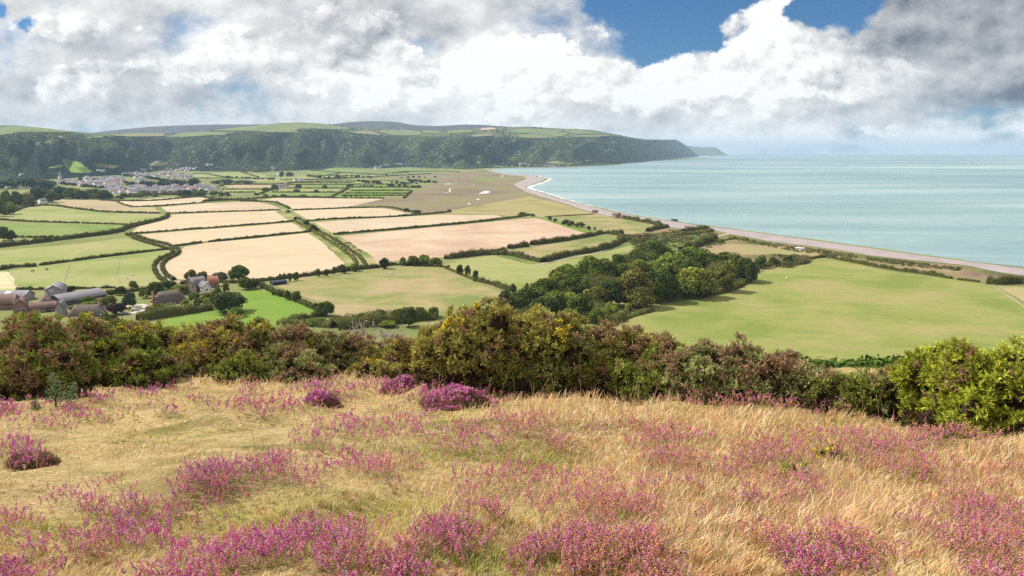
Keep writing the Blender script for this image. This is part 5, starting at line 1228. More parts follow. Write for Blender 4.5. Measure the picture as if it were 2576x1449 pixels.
V_GREY = simple('village_slate', (.20, .19, .21), .8, (.14, .13, .15), .2)
V_RED = simple('village_tiles', (.30, .16, .13), .85, (.22, .13, .11), .2)
V_WHITE = simple('village_render', (.70, .69, .67), .8, (.52, .50, .48), .05)
V_PALE = simple('village_stone', (.52, .45, .40), .85, (.42, .36, .33), .05)
HM = [small_house(13, 9, 5.8, 3.4, V_WHITE, V_GREY), small_house(12, 9, 5.5, 3.6, V_WHITE, V_RED), small_house(11, 8, 5.5, 3.4, V_PALE, V_GREY), small_house(26, 9, 6, 3.4, V_WHITE, V_GREY), small_house(12, 9, 5.6, 3.6, V_PALE, V_RED)]
HN = ['white walled house with grey roof', 'white walled house with red roof', 'stone house with grey roof', 'long white terrace with grey roof', 'stone house with red roof']
rr = random.Random(12)
Z8 = lambda x, y: (134.2 + x * .1736, 411.4 + y * .1736)
CL = [(50, 500, 255, 325, 26, 'at the church end of the village'), (470, 1010, 215, 330, 44, 'in the middle of the village'), (1000, 1500, 150, 215, 24, 'on the rise behind the village'), (1200, 1320, 200, 290, 10, 'beside the village grove'), (1530, 1720, 85, 170, 9, 'under the wooded hill'), (1760, 2090, 75, 112, 13, 'in the highest row of the village'), (1650, 2010, 160, 240, 16, 'at the upper right of the village'), (1755, 1915, 285, 300, 7, 'in the white row below the grove'), (680, 1010, 345, 440, 16, 'at the near left of the village'), (1100, 1480, 345, 450, 32, 'in the near part of the village'), (1480, 1900, 350, 462, 36, 'in the near right part of the village'), (1900, 2380, 340, 400, 18, 'at the right end of the village'), (640, 740, 110, 130, 3, 'high on the slope at the left'), (1240, 1420, 90, 115, 4, 'high above the village centre'), (2240, 2330, 25, 40, 2, 'alone in the wooded slope right of the village')]


def put_house(u, v, k, where, grp, s=1.0, first={}):
    lab = HN[k] + ' ' + where
    o = link('house', HM[k]); tag(o, lab, 'house', grp)
    o.location = ground_at(u, v); o.rotation_euler.z = rr.choice([0, 0, .3, -.3, 1.57, 1.2, .5]) + rr.uniform(-.1, .1)
    o.scale = (s, s, s)
    return o


for x0, x1, y0, y1, n, where in CL:
    for i in range(n):
        x = x0 + (x1 - x0) * (i + rr.random()) / n; y = rr.uniform(y0, y1)
        if x0 == 50: y = 255 + (x - 50) * .11 + rr.uniform(0, 40)
        u, v_ = Z8(x, y)
        put_house(u, v_, rr.choices(range(5), [6, .9, 1.6, 1.4, .7])[0], where, 'houses of the distant village', rr.uniform(.85, 1.2))
Z2 = lambda x, y: (644 + x / 4, 286.2 + y / 4); Z3 = lambda x, y: (1198.5 + x / 4, 286.2 + y / 4); Z1 = lambda x, y: (x / 4, 286.2 + y / 4)
for zf, pts, where in [(Z2, [(1200, 545, 0), (1215, 560, 3), (1230, 540, 0), (1240, 555, 1), (1255, 540, 0), (1262, 530, 0), (1205, 530, 0)], 'in the white hamlet at the hill foot'), (Z2, [(1295, 523, 3), (1330, 522, 0), (1410, 515, 3), (1450, 514, 3)], 'in the row right of the white hamlet'), (Z2, [(160, 552, 1), (178, 560, 0)], 'with the pinkish pair under the wood'), (Z2, [(245, 614, 3), (272, 610, 0)], 'at the pale farm in the vale trees'), (Z2, [(410, 680, 3), (440, 680, 3)], 'in the white sheds amid the strip fields'), (Z2, [(230, 750, 3), (268, 748, 0), (300, 735, 4)], 'at the farm among the strip fields'),
                       (Z3, [(260, 505, 0), (320, 503, 0), (450, 510, 3), (490, 506, 0), (30, 500, 0), (20, 490, 2)], 'on the wooded shore of the bay'), (Z3, [(300, 530, 0), (360, 532, 2), (440, 532, 2), (520, 530, 0), (595, 527, 0), (640, 528, 2)], 'on the far waterfront'), (Z3, [(690, 530, 0), (710, 527, 3), (735, 532, 0), (765, 528, 0), (790, 535, 1), (830, 528, 2), (880, 522, 2), (920, 523, 0)], 'in the white harbour row'), (Z3, [(655, 455, 0), (750, 465, 0), (1110, 475, 3), (1145, 478, 0)], 'alone in the wood above the bay'), (Z1, [(95, 580, 0), (220, 628, 0), (600, 245, 3)], 'alone in the wood at the far left'), (Z1, [(110, 752, 3), (150, 750, 3), (190, 755, 0), (410, 750, 0), (495, 755, 0), (430, 905, 0)], 'among the trees left of the village')]:
    for x, y, k in pts: put_house(*zf(x, y), k, where, 'white houses scattered below the hills', 1.0)
root = empty('church', ground_at(152, 459.5)); tag(root, 'pale church with a tall spire at the left of the village', 'church')
g = Geo(); g.box((0, 0, 9), (8, 8, 18)); link('tower', g.mesh('tower', V_PALE, col=False), root)
g = Geo(); g.box((0, 0, 26), (8.4, 8.4, 16), taper=.06); link('spire', g.mesh('spire', simple('shingled_spire', (.36, .36, .38), .8), col=False), root)
w = walls(24, 10, 7, 5, 0); link('nave', w.mesh('nave', V_PALE, col=False), root).location = (16, 0, 0)
link('roof', gable(24, 10, 7, 5).mesh('roof', V_GREY, col=False), root).location = (16, 0, 0)

# ------------------------------------------------------------------ cars and animals
def car(u, v, rz, paint, label):
    root = empty('parked_car', P(u, v, .62), rz); tag(root, label, 'car')
    prof = [(-2.1, .35), (-2.12, .8), (-1.75, 1.0), (-1.35, 1.42), (.35, 1.46), (1.0, 1.02), (1.95, .86), (2.1, .6), (2.1, .35)]
    V = [(x, s * (.86 if z < 1.1 else .68), z) for s in (-1, 1) for x, z in prof]; n = len(prof)
    T = [[i, (i + 1) % n, n + (i + 1) % n, n + i] for i in range(n)]
    g = Geo(); g.add(V, np.vstack([quads(T), [[0, i + 1, i] for i in range(1, n - 1)], [[n, n + i, n + i + 1] for i in range(1, n - 1)]]))
    link('body', g.mesh('body', paint, col=False), root)
    for s in (-1, 1):
        g = Geo(); g.box((-.45, s * .80, 1.2), (1.7, .06, .34)); link('window', g.mesh('window', M_GLASS, col=False), root)
        for x in (-1.3, 1.35):
            g = Geo(); g.tube([(x, s * .70, .33), (x, s * .90, .33)], .33, 12); link('wheel', g.mesh('wheel', W_BOARD, col=False), root)
    g = Geo(); g.add([(.42, -.62, 1.44), (1.0, -.78, 1.06), (1.0, .78, 1.06), (.42, .62, 1.44)] + np.array([.03, 0, .03]), quads([[0, 1, 2, 3]])); link('windscreen', g.mesh('windscreen', M_GLASS, col=False), root)


CARW = simple('white_car_paint', (.80, .80, .80), .3, spec=.5); CARD = simple('silver_car_paint', (.35, .37, .42), .3, spec=.5)
car(340, 781, .5, CARW, 'white car on the gravel drive below the egg shaped tree')
car(312, 790.5, .9, CARD, 'silver car in the shade of the purple leaved tree')
car(463, 713, .2, CARW, 'white car beside the lane behind the stone gable')


def animal(name, u, v, rz, s, c, label, cat):
    m = bpy.data.materials.get('coat_%s' % c[0]) or simple('coat_%s' % c[0], c[1], .9, spec=.1)
    g = Geo()
    g.tube([(-.78, 0, .95), (-.6, 0, 1.05), (-.2, 0, 1.02), (.25, 0, 1.02), (.58, 0, 1.08), (.74, 0, 1.05)], [.10, .27, .29, .28, .27, .14], 10)
    g.tube([(.55, 0, 1.12), (.85, 0, 1.05), (1.08, 0, .62), (1.18, 0, .42)], [.20, .15, .11, .09], 8)
    g.tube([(1.08, 0, .62), (1.2, 0, .40), (1.26, 0, .26)], [.12, .09, .06], 7)
    for x, y in ((.5, .16), (.5, -.16)): g.tube([(x, y, 1.0), (x + .02, y, .55), (x, y, .5), (x + .02, y, .05), (x + .06, y, 0)], [.13, .075, .07, .05, .07], 7)
    for x, y in ((-.58, .17), (-.58, -.17)): g.tube([(x, y, 1.02), (x + .1, y, .68), (x - .08, y, .46), (x - .04, y, .06), (x, y, 0)], [.19, .11, .07, .05, .07], 7)
    g.tube([(-.76, 0, 1.1), (-.92, 0, .85), (-.93, 0, .5)], [.05, .06, .03], 6)
    o = link(name, g.mesh(name, m, True, col=False)); o.location = P(u, v, .55); o.rotation_euler.z = rz; o.scale = (s, s, s)
    tag(o, label, cat)


WHT, BLK, BRW = ('white', (.75, .73, .68)), ('black', (.03, .025, .02)), ('brown', (.10, .06, .04))
animal('pony', 82, 684.5, .2, 1.2, BLK, 'left of two dark ponies grazing the pony pasture', 'pony')
animal('pony', 118.5, 680.5, 2.9, 1.25, BLK, 'right of two dark ponies grazing the pony pasture', 'pony')
animal('pony', 251, 655, .4, 1.3, WHT, 'white pony close under the straight hedge', 'pony')
animal('pony', 332.5, 694, .1, 1.3, WHT, 'upper white pony at the right of the pony pasture', 'pony')
animal('pony', 319, 702, 3.0, 1.25, WHT, 'lower white pony at the right of the pony pasture', 'pony')
animal('pony', 983, 691, .2, 1.5, WHT, 'white pony alone on the wide dry pasture', 'pony')
animal('pony', 1978, 704, 1.2, 1.5, WHT, 'white pony alone on the huge pasture', 'pony')
for i, (x, y) in enumerate([(905, 296), (925, 295), (950, 304), (975, 335), (990, 350), (1020, 370), (1040, 378), (1055, 385)]):
    g = Geo(); b = ico(1); rg = np.random.default_rng(i); V = b[0] * [2.2, 1.6, 1.0] * (1 + rg.normal(0, .12, (len(b[0]), 1))); g.add(V, b[1])
    o = link('manure_heap', g.mesh('manure_heap', simple('manure', (.16, .10, .07), 1.0, (.10, .06, .04), 2) if i == 0 else bpy.data.materials['manure'], col=False)); o.location = P(644 + x / 4, 536.6 + y / 4, .6)
    tag(o, 'small dark heap on the edge of the red stubble', 'heap', 'dark heaps beside the central lane')
for pts, lab in [(((176, 660), (168, 690), (158, 717)), 'thin tape fence left across the pony pasture'), (((302, 646), (297, 670), (293, 692), (302, 712)), 'thin tape fence right across the pony pasture'), (((0, 690), (14, 687), (46, 730)), 'thin post fence beside the pale crop strip')]:
    q, L = resample(P([p[0] for p in pts], [p[1] for p in pts], .45), 5.0); g = Geo()
    root = empty('fence', q[0]); tag(root, lab, 'fence')
    for p in q:
        g = Geo(); g.box(p - q[0] + [0, 0, .55], (.14, .14, 1.1)); link('post', g.mesh('post', M_DEAD, col=False), root)
    g = Geo()
    for z in (.6, 1.0): g.tube(q - q[0] + [0, 0, z], .035, 4)
    link('tape', g.mesh('tape', M_WHITE, col=False), root)

# ------------------------------------------------------------------ gorse bank
def sprigs(C, D, L, nn, rng, wid=.16):
    """spiky shoots: needles standing off a short stem; returns verts, tris, needle tone"""
    n = len(C)
    a = unit(np.cross(D, sphere_dirs(n, rng))); b = np.cross(D, a)
    t = (np.arange(nn) + .5) / nn
    ang = np.arange(nn) * 2.4
    t = np.broadcast_to(t, (n, nn)) + rng.uniform(-.08, .08, (n, nn)); ang = np.broadcast_to(ang, (n, nn)) + rng.uniform(0, 6.28, (n, 1))
    L = np.broadcast_to(np.asarray(L, float), (n,))[:, None, None]
    base = C[:, None] + D[:, None] * (t[..., None] * L)
    rad = a[:, None] * np.cos(ang)[..., None] + b[:, None] * np.sin(ang)[..., None]
    dirn = unit(rad * (1.15 - t[..., None] * .75) + D[:, None] * (.45 + t[..., None] * .8) + rng.normal(0, .15, rad.shape))
    ln = L * rng.uniform(.32, .6, t.shape)[..., None]
    side = unit(np.cross(dirn, rad + D[:, None] * .3 + rng.normal(0, .3, rad.shape)))
    w = ln * wid
    V = np.stack([base - side * w, base + side * w, base + dirn * ln], 2).reshape(-1, 3)
    T = np.arange(len(V)).reshape(-1, 3)
    return V, T, t.reshape(-1)


GREEN = dict(olive=[(.21, .19, .040), (.38, .34, .095)], green=[(.14, .175, .034), (.28, .30, .065)], grey=[(.19, .205, .070), (.33, .33, .13)], bright=[(.25, .28, .026), (.40, .42, .055)], dark=[(.11, .12, .03), (.22, .215, .06)])
BROWN = [(.27, .155, .085), (.44, .295, .175)]
YEL = [(.78, .52, .012), (.84, .64, .04)]


def gorse(u, vb, vt, wpx, tone, brown, flowers, label, seed, depth=None, dens=1.0, toptint=0.6, name='gorse_bush', lobes=None):
    r = np.random.default_rng(seed)
    if depth is None:
        p = drop(np.array([u]), np.array([vb]))[0]
        if np.isnan(p[0]): p = at_depth(np.array([u]), np.array([vb]), np.array([21.0]))[0]
    else:
        p = at_depth(np.array([u]), np.array([vb]), np.array([float(depth)]))[0]; p[2] = gz(p[0], p[1])
    m_ = p[1] / F; H = at_depth(np.array([u]), np.array([vt]), np.array([p[1]]))[0][2] - p[2]
    Wd = wpx * m_; p[1] += Wd * .28; p[2] = float(gz(p[0], p[1])) - .04; H *= .97
    root = empty(name, p); tag(root, label, 'bush', 'gorse bushes of the bank')
    nl = lobes or int(7 + 5 * Wd)
    cs, rs = [], []
    for i in range(nl):
        a = r.uniform(0, 6.28); q = math.sqrt(r.random()) * Wd * .42; z = H * (r.uniform(.26, .74) if q > Wd * .2 else r.uniform(.5, .82))
        z *= 1 - .35 * (q / (Wd * .5)) ** 2
        cs.append((q * math.cos(a), q * math.sin(a) * .8, z)); rs.append(r.uniform(.17, .27) * min(H, Wd) * 1.0)
    cs, rs = np.array(cs), np.array(rs)
    top = (cs[:, 2] + rs).argmax(); cs[:, 2] *= max(1.0, (H - rs[top]) / cs[top, 2])
    Ls = max(.085, PX(p[1]) * 4.2) * (1.1 if tone == 'bright' else 1)
    area = (4 * math.pi * rs ** 2).sum()
    NT = int(min(1400, dens * area / (Ls * 1.15) ** 2 * .85)); per = 9; N = NT * per
    k = r.choice(len(cs), NT, p=rs ** 2 / (rs ** 2).sum())
    d = sphere_dirs(NT, r); d[:, 2] = np.where((d[:, 2] < -.5) & (r.random(NT) < .5), -d[:, 2], d[:, 2])
    dep = np.where(r.random(NT) < .78, r.uniform(.84, 1.12, NT), r.uniform(.5, .84, NT))
    C = cs[k] + d * (rs[k] * dep)[:, None]
    C = C + .07 * np.stack([wob(C[:, 0], C[:, 2], .5, 5, j) for j in (1, 9, 17)], -1)
    # skirt of older growth down to the ground
    ns = int(NT * .28); a = r.uniform(0, 6.28, ns); q = r.uniform(.30, .47, ns) * Wd
    C[:ns] = np.stack([q * np.cos(a), q * np.sin(a) * .8, H * r.uniform(.02, .42, ns)], -1); d[:ns] = unit(np.stack([np.cos(a), np.sin(a), .4 + 0 * a], -1))
    C[:, 2] = np.maximum(C[:, 2], .03 + r.random(NT) * .1)
    ttone = r.uniform(.62, 1.35, NT)
    k, d, dep, C = rep(k, per), rep(d, per), rep(dep, per), rep(C, per)
    Dn = unit(d * .75 + np.array([0, 0, .40]) + r.normal(0, .75, d.shape))
    nn = 13
    V, T, tt = sprigs(C, Dn, Ls * r.uniform(.7, 1.3, N), nn, r)
    g1, g2 = [np.array(c) * (1.25 if tone != 'bright' else 1.05) for c in GREEN[tone]]; b1, b2 = [np.array(c) for c in BROWN]
    q = r.random((N, 1)); lob = r.uniform(.8, 1.2, len(cs))[k][:, None] * rep(ttone, per)[:, None]
    sg = (g1 * (1 - q) + g2 * q) * lob
    patch = wob(C[:, 0] + seed, C[:, 2] * 1.3 + C[:, 1], .9, 6, seed % 20) + .75 * toptint * (C[:, 2] / H - .5) + rep(r.normal(0, .30, NT), per)
    isb = patch > np.quantile(patch, 1 - brown * .66) if brown > 0 else np.zeros(N, bool)
    sb = b1 * (1 - q) + b2 * q
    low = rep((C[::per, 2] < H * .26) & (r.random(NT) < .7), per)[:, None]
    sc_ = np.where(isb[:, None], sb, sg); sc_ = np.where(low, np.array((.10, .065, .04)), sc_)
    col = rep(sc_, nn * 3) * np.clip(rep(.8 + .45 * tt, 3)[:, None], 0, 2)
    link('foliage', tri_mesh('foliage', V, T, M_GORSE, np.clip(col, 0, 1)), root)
    if flowers > 0:
        hot = wob(C[:, 0] * 1.0 + 3, C[:, 2] + C[:, 1], .8, 6, (seed + 5) % 20) + .8 * (C[:, 2] / H - .5) + r.normal(0, .12, N)
        sel = np.where((dep > .84) & ~isb & (hot > np.quantile(hot, 1 - flowers * .7)))[0]
        m2 = 6
        fc = rep(C[sel] + Dn[sel] * Ls * .75, m2) + r.normal(0, Ls * .24, (len(sel) * m2, 3))
        if len(fc):
            V, T = leaf_cards(fc, unit(rep(Dn[sel], m2) + sphere_dirs(len(fc), r)), max(.018, PX(p[1]) * .50), r)
            y = r.random((len(fc), 1)); link('blossoms', tri_mesh('blossoms', V, T, M_GORSE, rep(np.array(YEL[0]) * (1 - y) + np.array(YEL[1]) * y, 4)), root)
    g = Geo()
    for i in range(len(cs)):
        b = ico(1); g.add(b[0] * rs[i] * .70 * (1 + r.normal(0, .12, (len(b[0]), 1))) + cs[i] - [0, 0, rs[i] * .10], b[1], m=1)  # dark core in each lobe, painted stand-in for shadow between tufts
    b = ico(1); g.add(b[0] * [Wd * .36, Wd * .29, H * .30] + [0, 0, H * .26], b[1], m=1)
    for i in range(len(cs)):
        s0 = np.array([cs[i, 0] * .25, cs[i, 1] * .25, -.05]); e = cs[i] + r.normal(0, .05, 3); mid = (s0 + e) / 2 + np.array([cs[i, 0] * .12, cs[i, 1] * .12, -.04]) + r.normal(0, .04, 3)
        g.tube([s0, mid, e], [.035, .024, .01], 5)
        for _ in range(5):
            a = mid + (e - mid) * r.random(); g.tube([a, a + unit(r.normal(size=3) + [0, 0, .3]) * rs[i] * .8], [.010, .004], 4)
    link('branches', g.mesh('branches', [M_TWIG, M_CORE], False, col=False), root)
    return root


BANK = [
    (20, 1010, 772, 230, 'green', .45, .01, 'brown tipped gorse at the left border'),
    (105, 1005, 784, 210, 'green', .55, .0, 'reddish brown gorse behind the little spruce'),
    (205, 970, 796, 200, 'green', .42, .03, 'gorse right of the reddish brown one, with few flowers'),
    (285, 965, 802, 190, 'green', .15, .13, 'green gorse crowned with yellow below the dark thatch'),
    (380, 955, 815, 190, 'green', .12, .14, 'yellow flowering gorse below the drive'),
    (470, 950, 822, 190, 'olive', .22, .10, 'olive gorse below the garden hedge'),
    (555, 945, 800, 190, 'olive', .35, .12, 'tall gorse with orange yellow flowers and brown top'),
    (330, 975, 880, 200, 'green', .12, .03, 'low green gorse in front of the flowering ones'),
    (455, 958, 890, 220, 'dark', .35, .0, 'dark low gorse in front of the olive one'),
    (640, 945, 812, 170, 'dark', .45, .04, 'dark brown gorse right of the tall flowering one'),
    (610, 960, 885, 190, 'green', .10, .0, 'fresh green low gorse at the edge of the heath'),
    (730, 945, 825, 190, 'grey', .50, .02, 'greyish gorse with brown seed heads'),
    (810, 938, 832, 170, 'grey', .55, .0, 'brown gorse below the dead twigs'),
    (900, 935, 845, 170, 'olive', .50, .0, 'pale brown gorse under the bare twigs'),
    (985, 945, 845, 170, 'olive', .42, .03, 'brownish gorse touching the great gorse'),
    (930, 952, 900, 150, 'olive', .08, .03, 'low light green gorse before the brown ones'),
    (740, 962, 890, 180, 'grey', .35, .0, 'low brown green gorse above the purple heather'),
    (1150, 978, 790, 250, 'olive', .08, .09, 'left shoulder of the great gorse, dotted yellow'),
    (1230, 985, 760, 270, 'olive', .10, .05, 'great tall gorse rising highest in the middle'),
    (1345, 990, 778, 260, 'olive', .12, .04, 'right shoulder of the great gorse, with yellow top'),
    (1280, 990, 850, 240, 'green', .08, .0, 'shaded green front of the great gorse'),
    (1440, 995, 812, 200, 'dark', .18, .0, 'dark green gorse right of the great gorse'),
    (1520, 998, 808, 200, 'olive', .50, .0, 'gorse with many pinkish brown heads'),
    (1610, 1000, 828, 200, 'olive', .48, .0, 'brown and green gorse in front of the wood corner'),
    (1690, 1004, 850, 190, 'green', .35, .0, 'green gorse right of the brown and green one'),
    (1770, 1008, 862, 190, 'grey', .40, .0, 'grey green gorse before the huge pasture'),
    (1860, 1010, 860, 190, 'grey', .66, .0, 'tall rusty brown gorse with ragged top'),
    (1945, 1012, 885, 190, 'grey', .70, .0, 'rusty brown gorse right of the ragged one'),
    (2030, 1025, 915, 150, 'grey', .5, .0, 'last rusty gorse before the gap'),
    (1640, 1012, 910, 210, 'green', .22, .0, 'low green gorse at the front of the brown bank'),
    (1800, 1018, 925, 190, 'grey', .3, .0, 'low grey gorse in front of the rusty ones'),
    (2120, 1040, 952, 170, 'green', .10, .0, 'fresh green gorse low in the gap'),
    (2205, 1050, 958, 160, 'green', .2, .0, 'green gorse with few brown heads left of the bright bush'),
    (2255, 1062, 930, 120, 'grey', .5, .0, 'brown headed gorse touching the bright bush'),
    (2385, 1082, 880, 190, 'bright', .04, .0, 'bright lime gorse, left of the bright group'),
    (2470, 1094, 846, 230, 'bright', .06, .0, 'tallest bright lime gorse at the right'),
    (2580, 1100, 855, 240, 'bright', .05, .0, 'bright lime gorse at the right border'),
    (2490, 1100, 960, 190, 'bright', .02, .0, 'low bright lime gorse in front of the tallest'),
]
for i, b in enumerate(BANK): gorse(*b, seed=300 + i)
gorse(2012, 1205, 1165, 90, 'green', .1, .04, 'small green gorse seedling among the dry grass', 401, name='gorse_seedling', lobes=6, dens=.8)
gorse(2115, 1160, 1125, 130, 'olive', .05, .35, 'dwarf gorse in yellow flower among the heather', 402, name='gorse_seedling', lobes=7, dens=.7)
# bare dead gorse
for u, vb, vt, wpx, sd_, lab in [(905, 930, 798, 130, 1, 'bare grey dead twigs rising behind the brown gorse'), (800, 930, 822, 110, 2, 'smaller bare dead twigs left of the grey ones'), (980, 930, 815, 90, 3, 'bare twigs beside the great gorse')]:
    r = np.random.default_rng(sd_); p = drop(np.array([u]), np.array([vb]))[0]; p[1] += .6; p[2] = gz(p[0], p[1]); m_ = p[1] / F; H = (vb - vt) * m_; g = Geo()
    for i in range(34):
        a = r.uniform(0, 6.28); sp_ = r.random() * wpx * m_ * .5
        e = np.array([math.cos(a) * sp_, math.sin(a) * sp_ * .6, H * r.uniform(.55, 1.02)]); mid = e * [.45, .45, .55] + r.normal(0, .06, 3)
        g.tube([(0, 0, 0), mid, e], [.022, .014, .006], 4)
        for _ in range(7):
            b = mid + (e - mid) * r.uniform(.1, 1); g.tube([b, b + unit(r.normal(size=3) + [0, 0, .7]) * r.uniform(.08, .25)], [.009, .004], 3)
    o = link('dead_bush', g.mesh('dead_bush', M_DEAD, True, col=False)); o.location = p; tag(o, lab, 'dead bush')

# little spruce
def spruce(u, vb, vt, label, seed, lean=0.0):
    r = np.random.default_rng(seed); p = drop(np.array([u]), np.array([vb]))[0]; m_ = p[1] / F; H = (vb - vt) * m_; p[1] -= .75; p[0] *= p[1] / (p[1] + .75); p[2] = gz(p[0], p[1])
    root = empty('spruce_sapling', p); tag(root, label, 'spruce'); root.rotation_euler.y = lean
    g = Geo(); g.tube([(0, 0, -.03), (0, 0, H * .98)], [.018, .004], 6); link('trunk', g.mesh('trunk', M_BARK, True, col=False), root)
    C, D = [], []
    for z in np.linspace(.08, .97, 26):
        for k in range(6):
            a = r.uniform(0, 6.28); L = H * .27 * (1.02 - z) ** .8 + .005; d = np.array([math.cos(a), math.sin(a), .30])
            for s in np.linspace(.1, 1, max(2, int(L / .035))): C.append(np.array([0, 0, z * H]) + d * L * s); D.append(unit(d))
    C, D = np.array(C), np.array(D)
    V, T, tt = sprigs(C, D, .036, 8, r, .2)
    q = r.random((len(C), 1)); col = np.array((.16, .23, .11)) * (1 - q) + np.array((.30, .38, .19)) * q
    link('needles', tri_mesh('needles', V, T, M_GORSE, rep(col, 24)), root)


spruce(140, 1012, 925, 'pale blue green spruce sapling before the dark gorse', 5)
spruce(166, 1012, 942, 'leaning side shoot right of the spruce sapling', 6, .35)
spruce(92, 1015, 985, 'tiny spruce shoot left of the sapling', 7, -.2)

# bracken on the slope below the gap in the gorse
r = np.random.default_rng(90); g = Geo()
for i in range(420):
    u = r.uniform(1980, 2420); y = r.uniform(29, 46); v_ = 1000
    x = (u - UC) / F * y; p = np.array([x, y, float(gz(x, y))]); zt = EYE + rays(np.array([u]), np.array([916 + 10 * math.sin(u * .03) + r.uniform(-4, 12)]))[0][2] * y
    h = max(.5, (zt - p[2]) * r.uniform(.55, 1.0)); n = 40
    C = p + np.stack([r.normal(0, .35, n), r.normal(0, .35, n), h * r.uniform(.35, 1, n)], -1)
    V, T = leaf_cards(C, unit(sphere_dirs(n, r) + [0, 0, .9]), .10, r, 1.6)
    k = r.random((n, 1)); g.add(V, T, rep((np.array((.045, .085, .014)) * (1 - k) + np.array((.10, .16, .025)) * k), 4))
tag(link('bracken', g.mesh('bracken', M_GORSE)), 'deep green bracken on the slope below the gap in the gorse', 'bracken', kind='stuff')

# ------------------------------------------------------------------ grass and heather of the heath
def gsum(u, v, B):
    s = np.zeros(np.shape(u))
    for (a, b, ru, rv, w) in B: s = np.maximum(s, w * np.exp(-((u - a) / ru) ** 2 - ((v - b) / rv) ** 2))
    return s


TURF = [(260, 1190, 340, 55, 1), (720, 1110, 330, 42, 1), (150, 1100, 260, 40, .8), (950, 1060, 160, 30, .7), (420, 1230, 420, 46, 1), (80, 1260, 200, 40, .9), (680, 1160, 200, 36, 1), (1180, 1190, 120, 30, .6), (1480, 1085, 90, 22, .6), (2330, 1105, 160, 22, .6), (500, 1070, 300, 36, .7), (1080, 960, 60, 20, .4)]
TALL = [(1500, 1030, 340, 50, 1), (1900, 1080, 420, 70, .9), (2100, 1290, 420, 110, 1), (1640, 1230, 260, 70, .8), (2450, 1160, 300, 60, .8), (1700, 1360, 300, 90, .8), (700, 950, 420, 28, .7), (1080, 985, 260, 30, .7), (2350, 1400, 300, 80, .8), (1150, 1330, 200, 70, .5)]
GREENZ = [(1120, 1110, 160, 60, .9), (1330, 1150, 120, 40, .9), (750, 1330, 300, 70, .7), (1000, 1300, 260, 60, .7), (500, 1300, 260, 50, .6), (430, 1100, 160, 26, .8), (640, 1100, 120, 20, .7), (900, 1100, 200, 40, .7), (150, 1320, 200, 40, .7), (30, 1170, 160, 40, .6), (1280, 1430, 300, 50, .7), (2020, 1090, 100, 40, .7), (200, 1040, 180, 22, .6), (1060, 1070, 200, 30, .6)]
HEATH = [(640, 1425, 300, 55, 1.3), (860, 1400, 130, 60, 1.1), (200, 1380, 300, 55, .9), (330, 1300, 260, 36, .75), (640, 1220, 150, 30, .9), (850, 1190, 160, 28, .9), (960, 1215, 120, 22, .7), (560, 1260, 140, 26, .7), (400, 1240, 120, 20, .5), (1300, 1250, 160, 50, .95), (1450, 1300, 240, 70, .9), (1620, 1260, 160, 50, .6), (1720, 1330, 160, 60, .6), (1250, 1400, 300, 60, .5),
         (790, 1120, 60, 18, .9), (900, 1090, 80, 24, .9), (1030, 1095, 90, 26, .9), (1160, 1115, 90, 26, .9), (1310, 1090, 90, 28, 1.1), (1230, 1130, 160, 24, .6), (1530, 1095, 70, 34, .7), (1600, 1120, 60, 26, .4), (680, 1040, 110, 26, .8), (610, 1050, 50, 14, .8), (800, 1000, 90, 24, .9), (640, 985, 40, 16, .8), (700, 1045, 50, 20, .9), (960, 980, 110, 18, .7), (880, 995, 60, 16, .7), (1130, 1000, 120, 34, 1.2), (440, 990, 70, 12, .7), (390, 1040, 60, 12, .6), (500, 1020, 60, 10, .5), (220, 1010, 130, 16, .6), (40, 1035, 90, 18, .7), (200, 1060, 90, 18, .9), (90, 1070, 120, 18, .6), (330, 1000, 90, 14, .6), (60, 1155, 62, 26, 1.2), (950, 1130, 60, 12, .5),
         (2060, 1130, 140, 36, 1.0), (2220, 1150, 180, 38, .95), (1920, 1180, 180, 46, .8), (2350, 1120, 160, 28, .8), (1850, 1020, 160, 18, .7), (2060, 1030, 120, 16, .7), (1700, 1130, 150, 36, .7), (2440, 1300, 170, 80, 1.0), (2500, 1390, 140, 66, 1.1), (2150, 1420, 230, 46, .9), (2300, 1360, 140, 56, .7), (1950, 1390, 180, 56, .65), (2000, 1260, 220, 70, .55), (1780, 1190, 220, 56, .65), (1100, 1240, 120, 40, .5), (350, 1420, 300, 40, .6), (1150, 1430, 180, 36, .6), (2300, 1220, 220, 46, .6), (1560, 1400, 260, 66, .75)]

# grass
r = np.random.default_rng(101)
N = 300000
u, v_ = r.uniform(-900, 3476, N), r.uniform(925, 1640, N)
# clumps: shift blades towards tuft centres
p = drop(u, v_); ok = ~np.isnan(p[:, 0]); u, v_, p = u[ok], v_[ok], p[ok]; ok = p[:, 1] < 27; u, v_, p = u[ok], v_[ok], p[ok]
cell = .11 + .05 * (p[:, 1] > 9) + .08 * (p[:, 1] > 14)
ci = np.round(p[:, :2] / cell[:, None]); hsh = np.sin(ci[:, 0] * 127.1 + ci[:, 1] * 311.7) * 43758.5; h1 = hsh - np.floor(hsh); h2 = (h1 * 977.3) % 1; h3_ = (h1 * 3571.7) % 1
cen = (ci + np.stack([h1 - .5, h2 - .5], -1) * .8) * cell[:, None]
k = r.uniform(.25, .75, len(p))[:, None] * (h3_ > .35)[:, None]; xy = p[:, :2] * (1 - k) + cen * k
uc_ = np.clip(u, 0, 2576); turf, tall, gre = gsum(uc_, v_, TURF), gsum(uc_, v_, TALL), 1.3 * gsum(uc_, v_, GREENZ)
nz = wob(xy[:, 0], xy[:, 1], 1.1, 6, 3)
turf = np.clip(turf + .25 * nz, 0, 1); tall = np.clip(tall + .3 * nz, 0, 1)
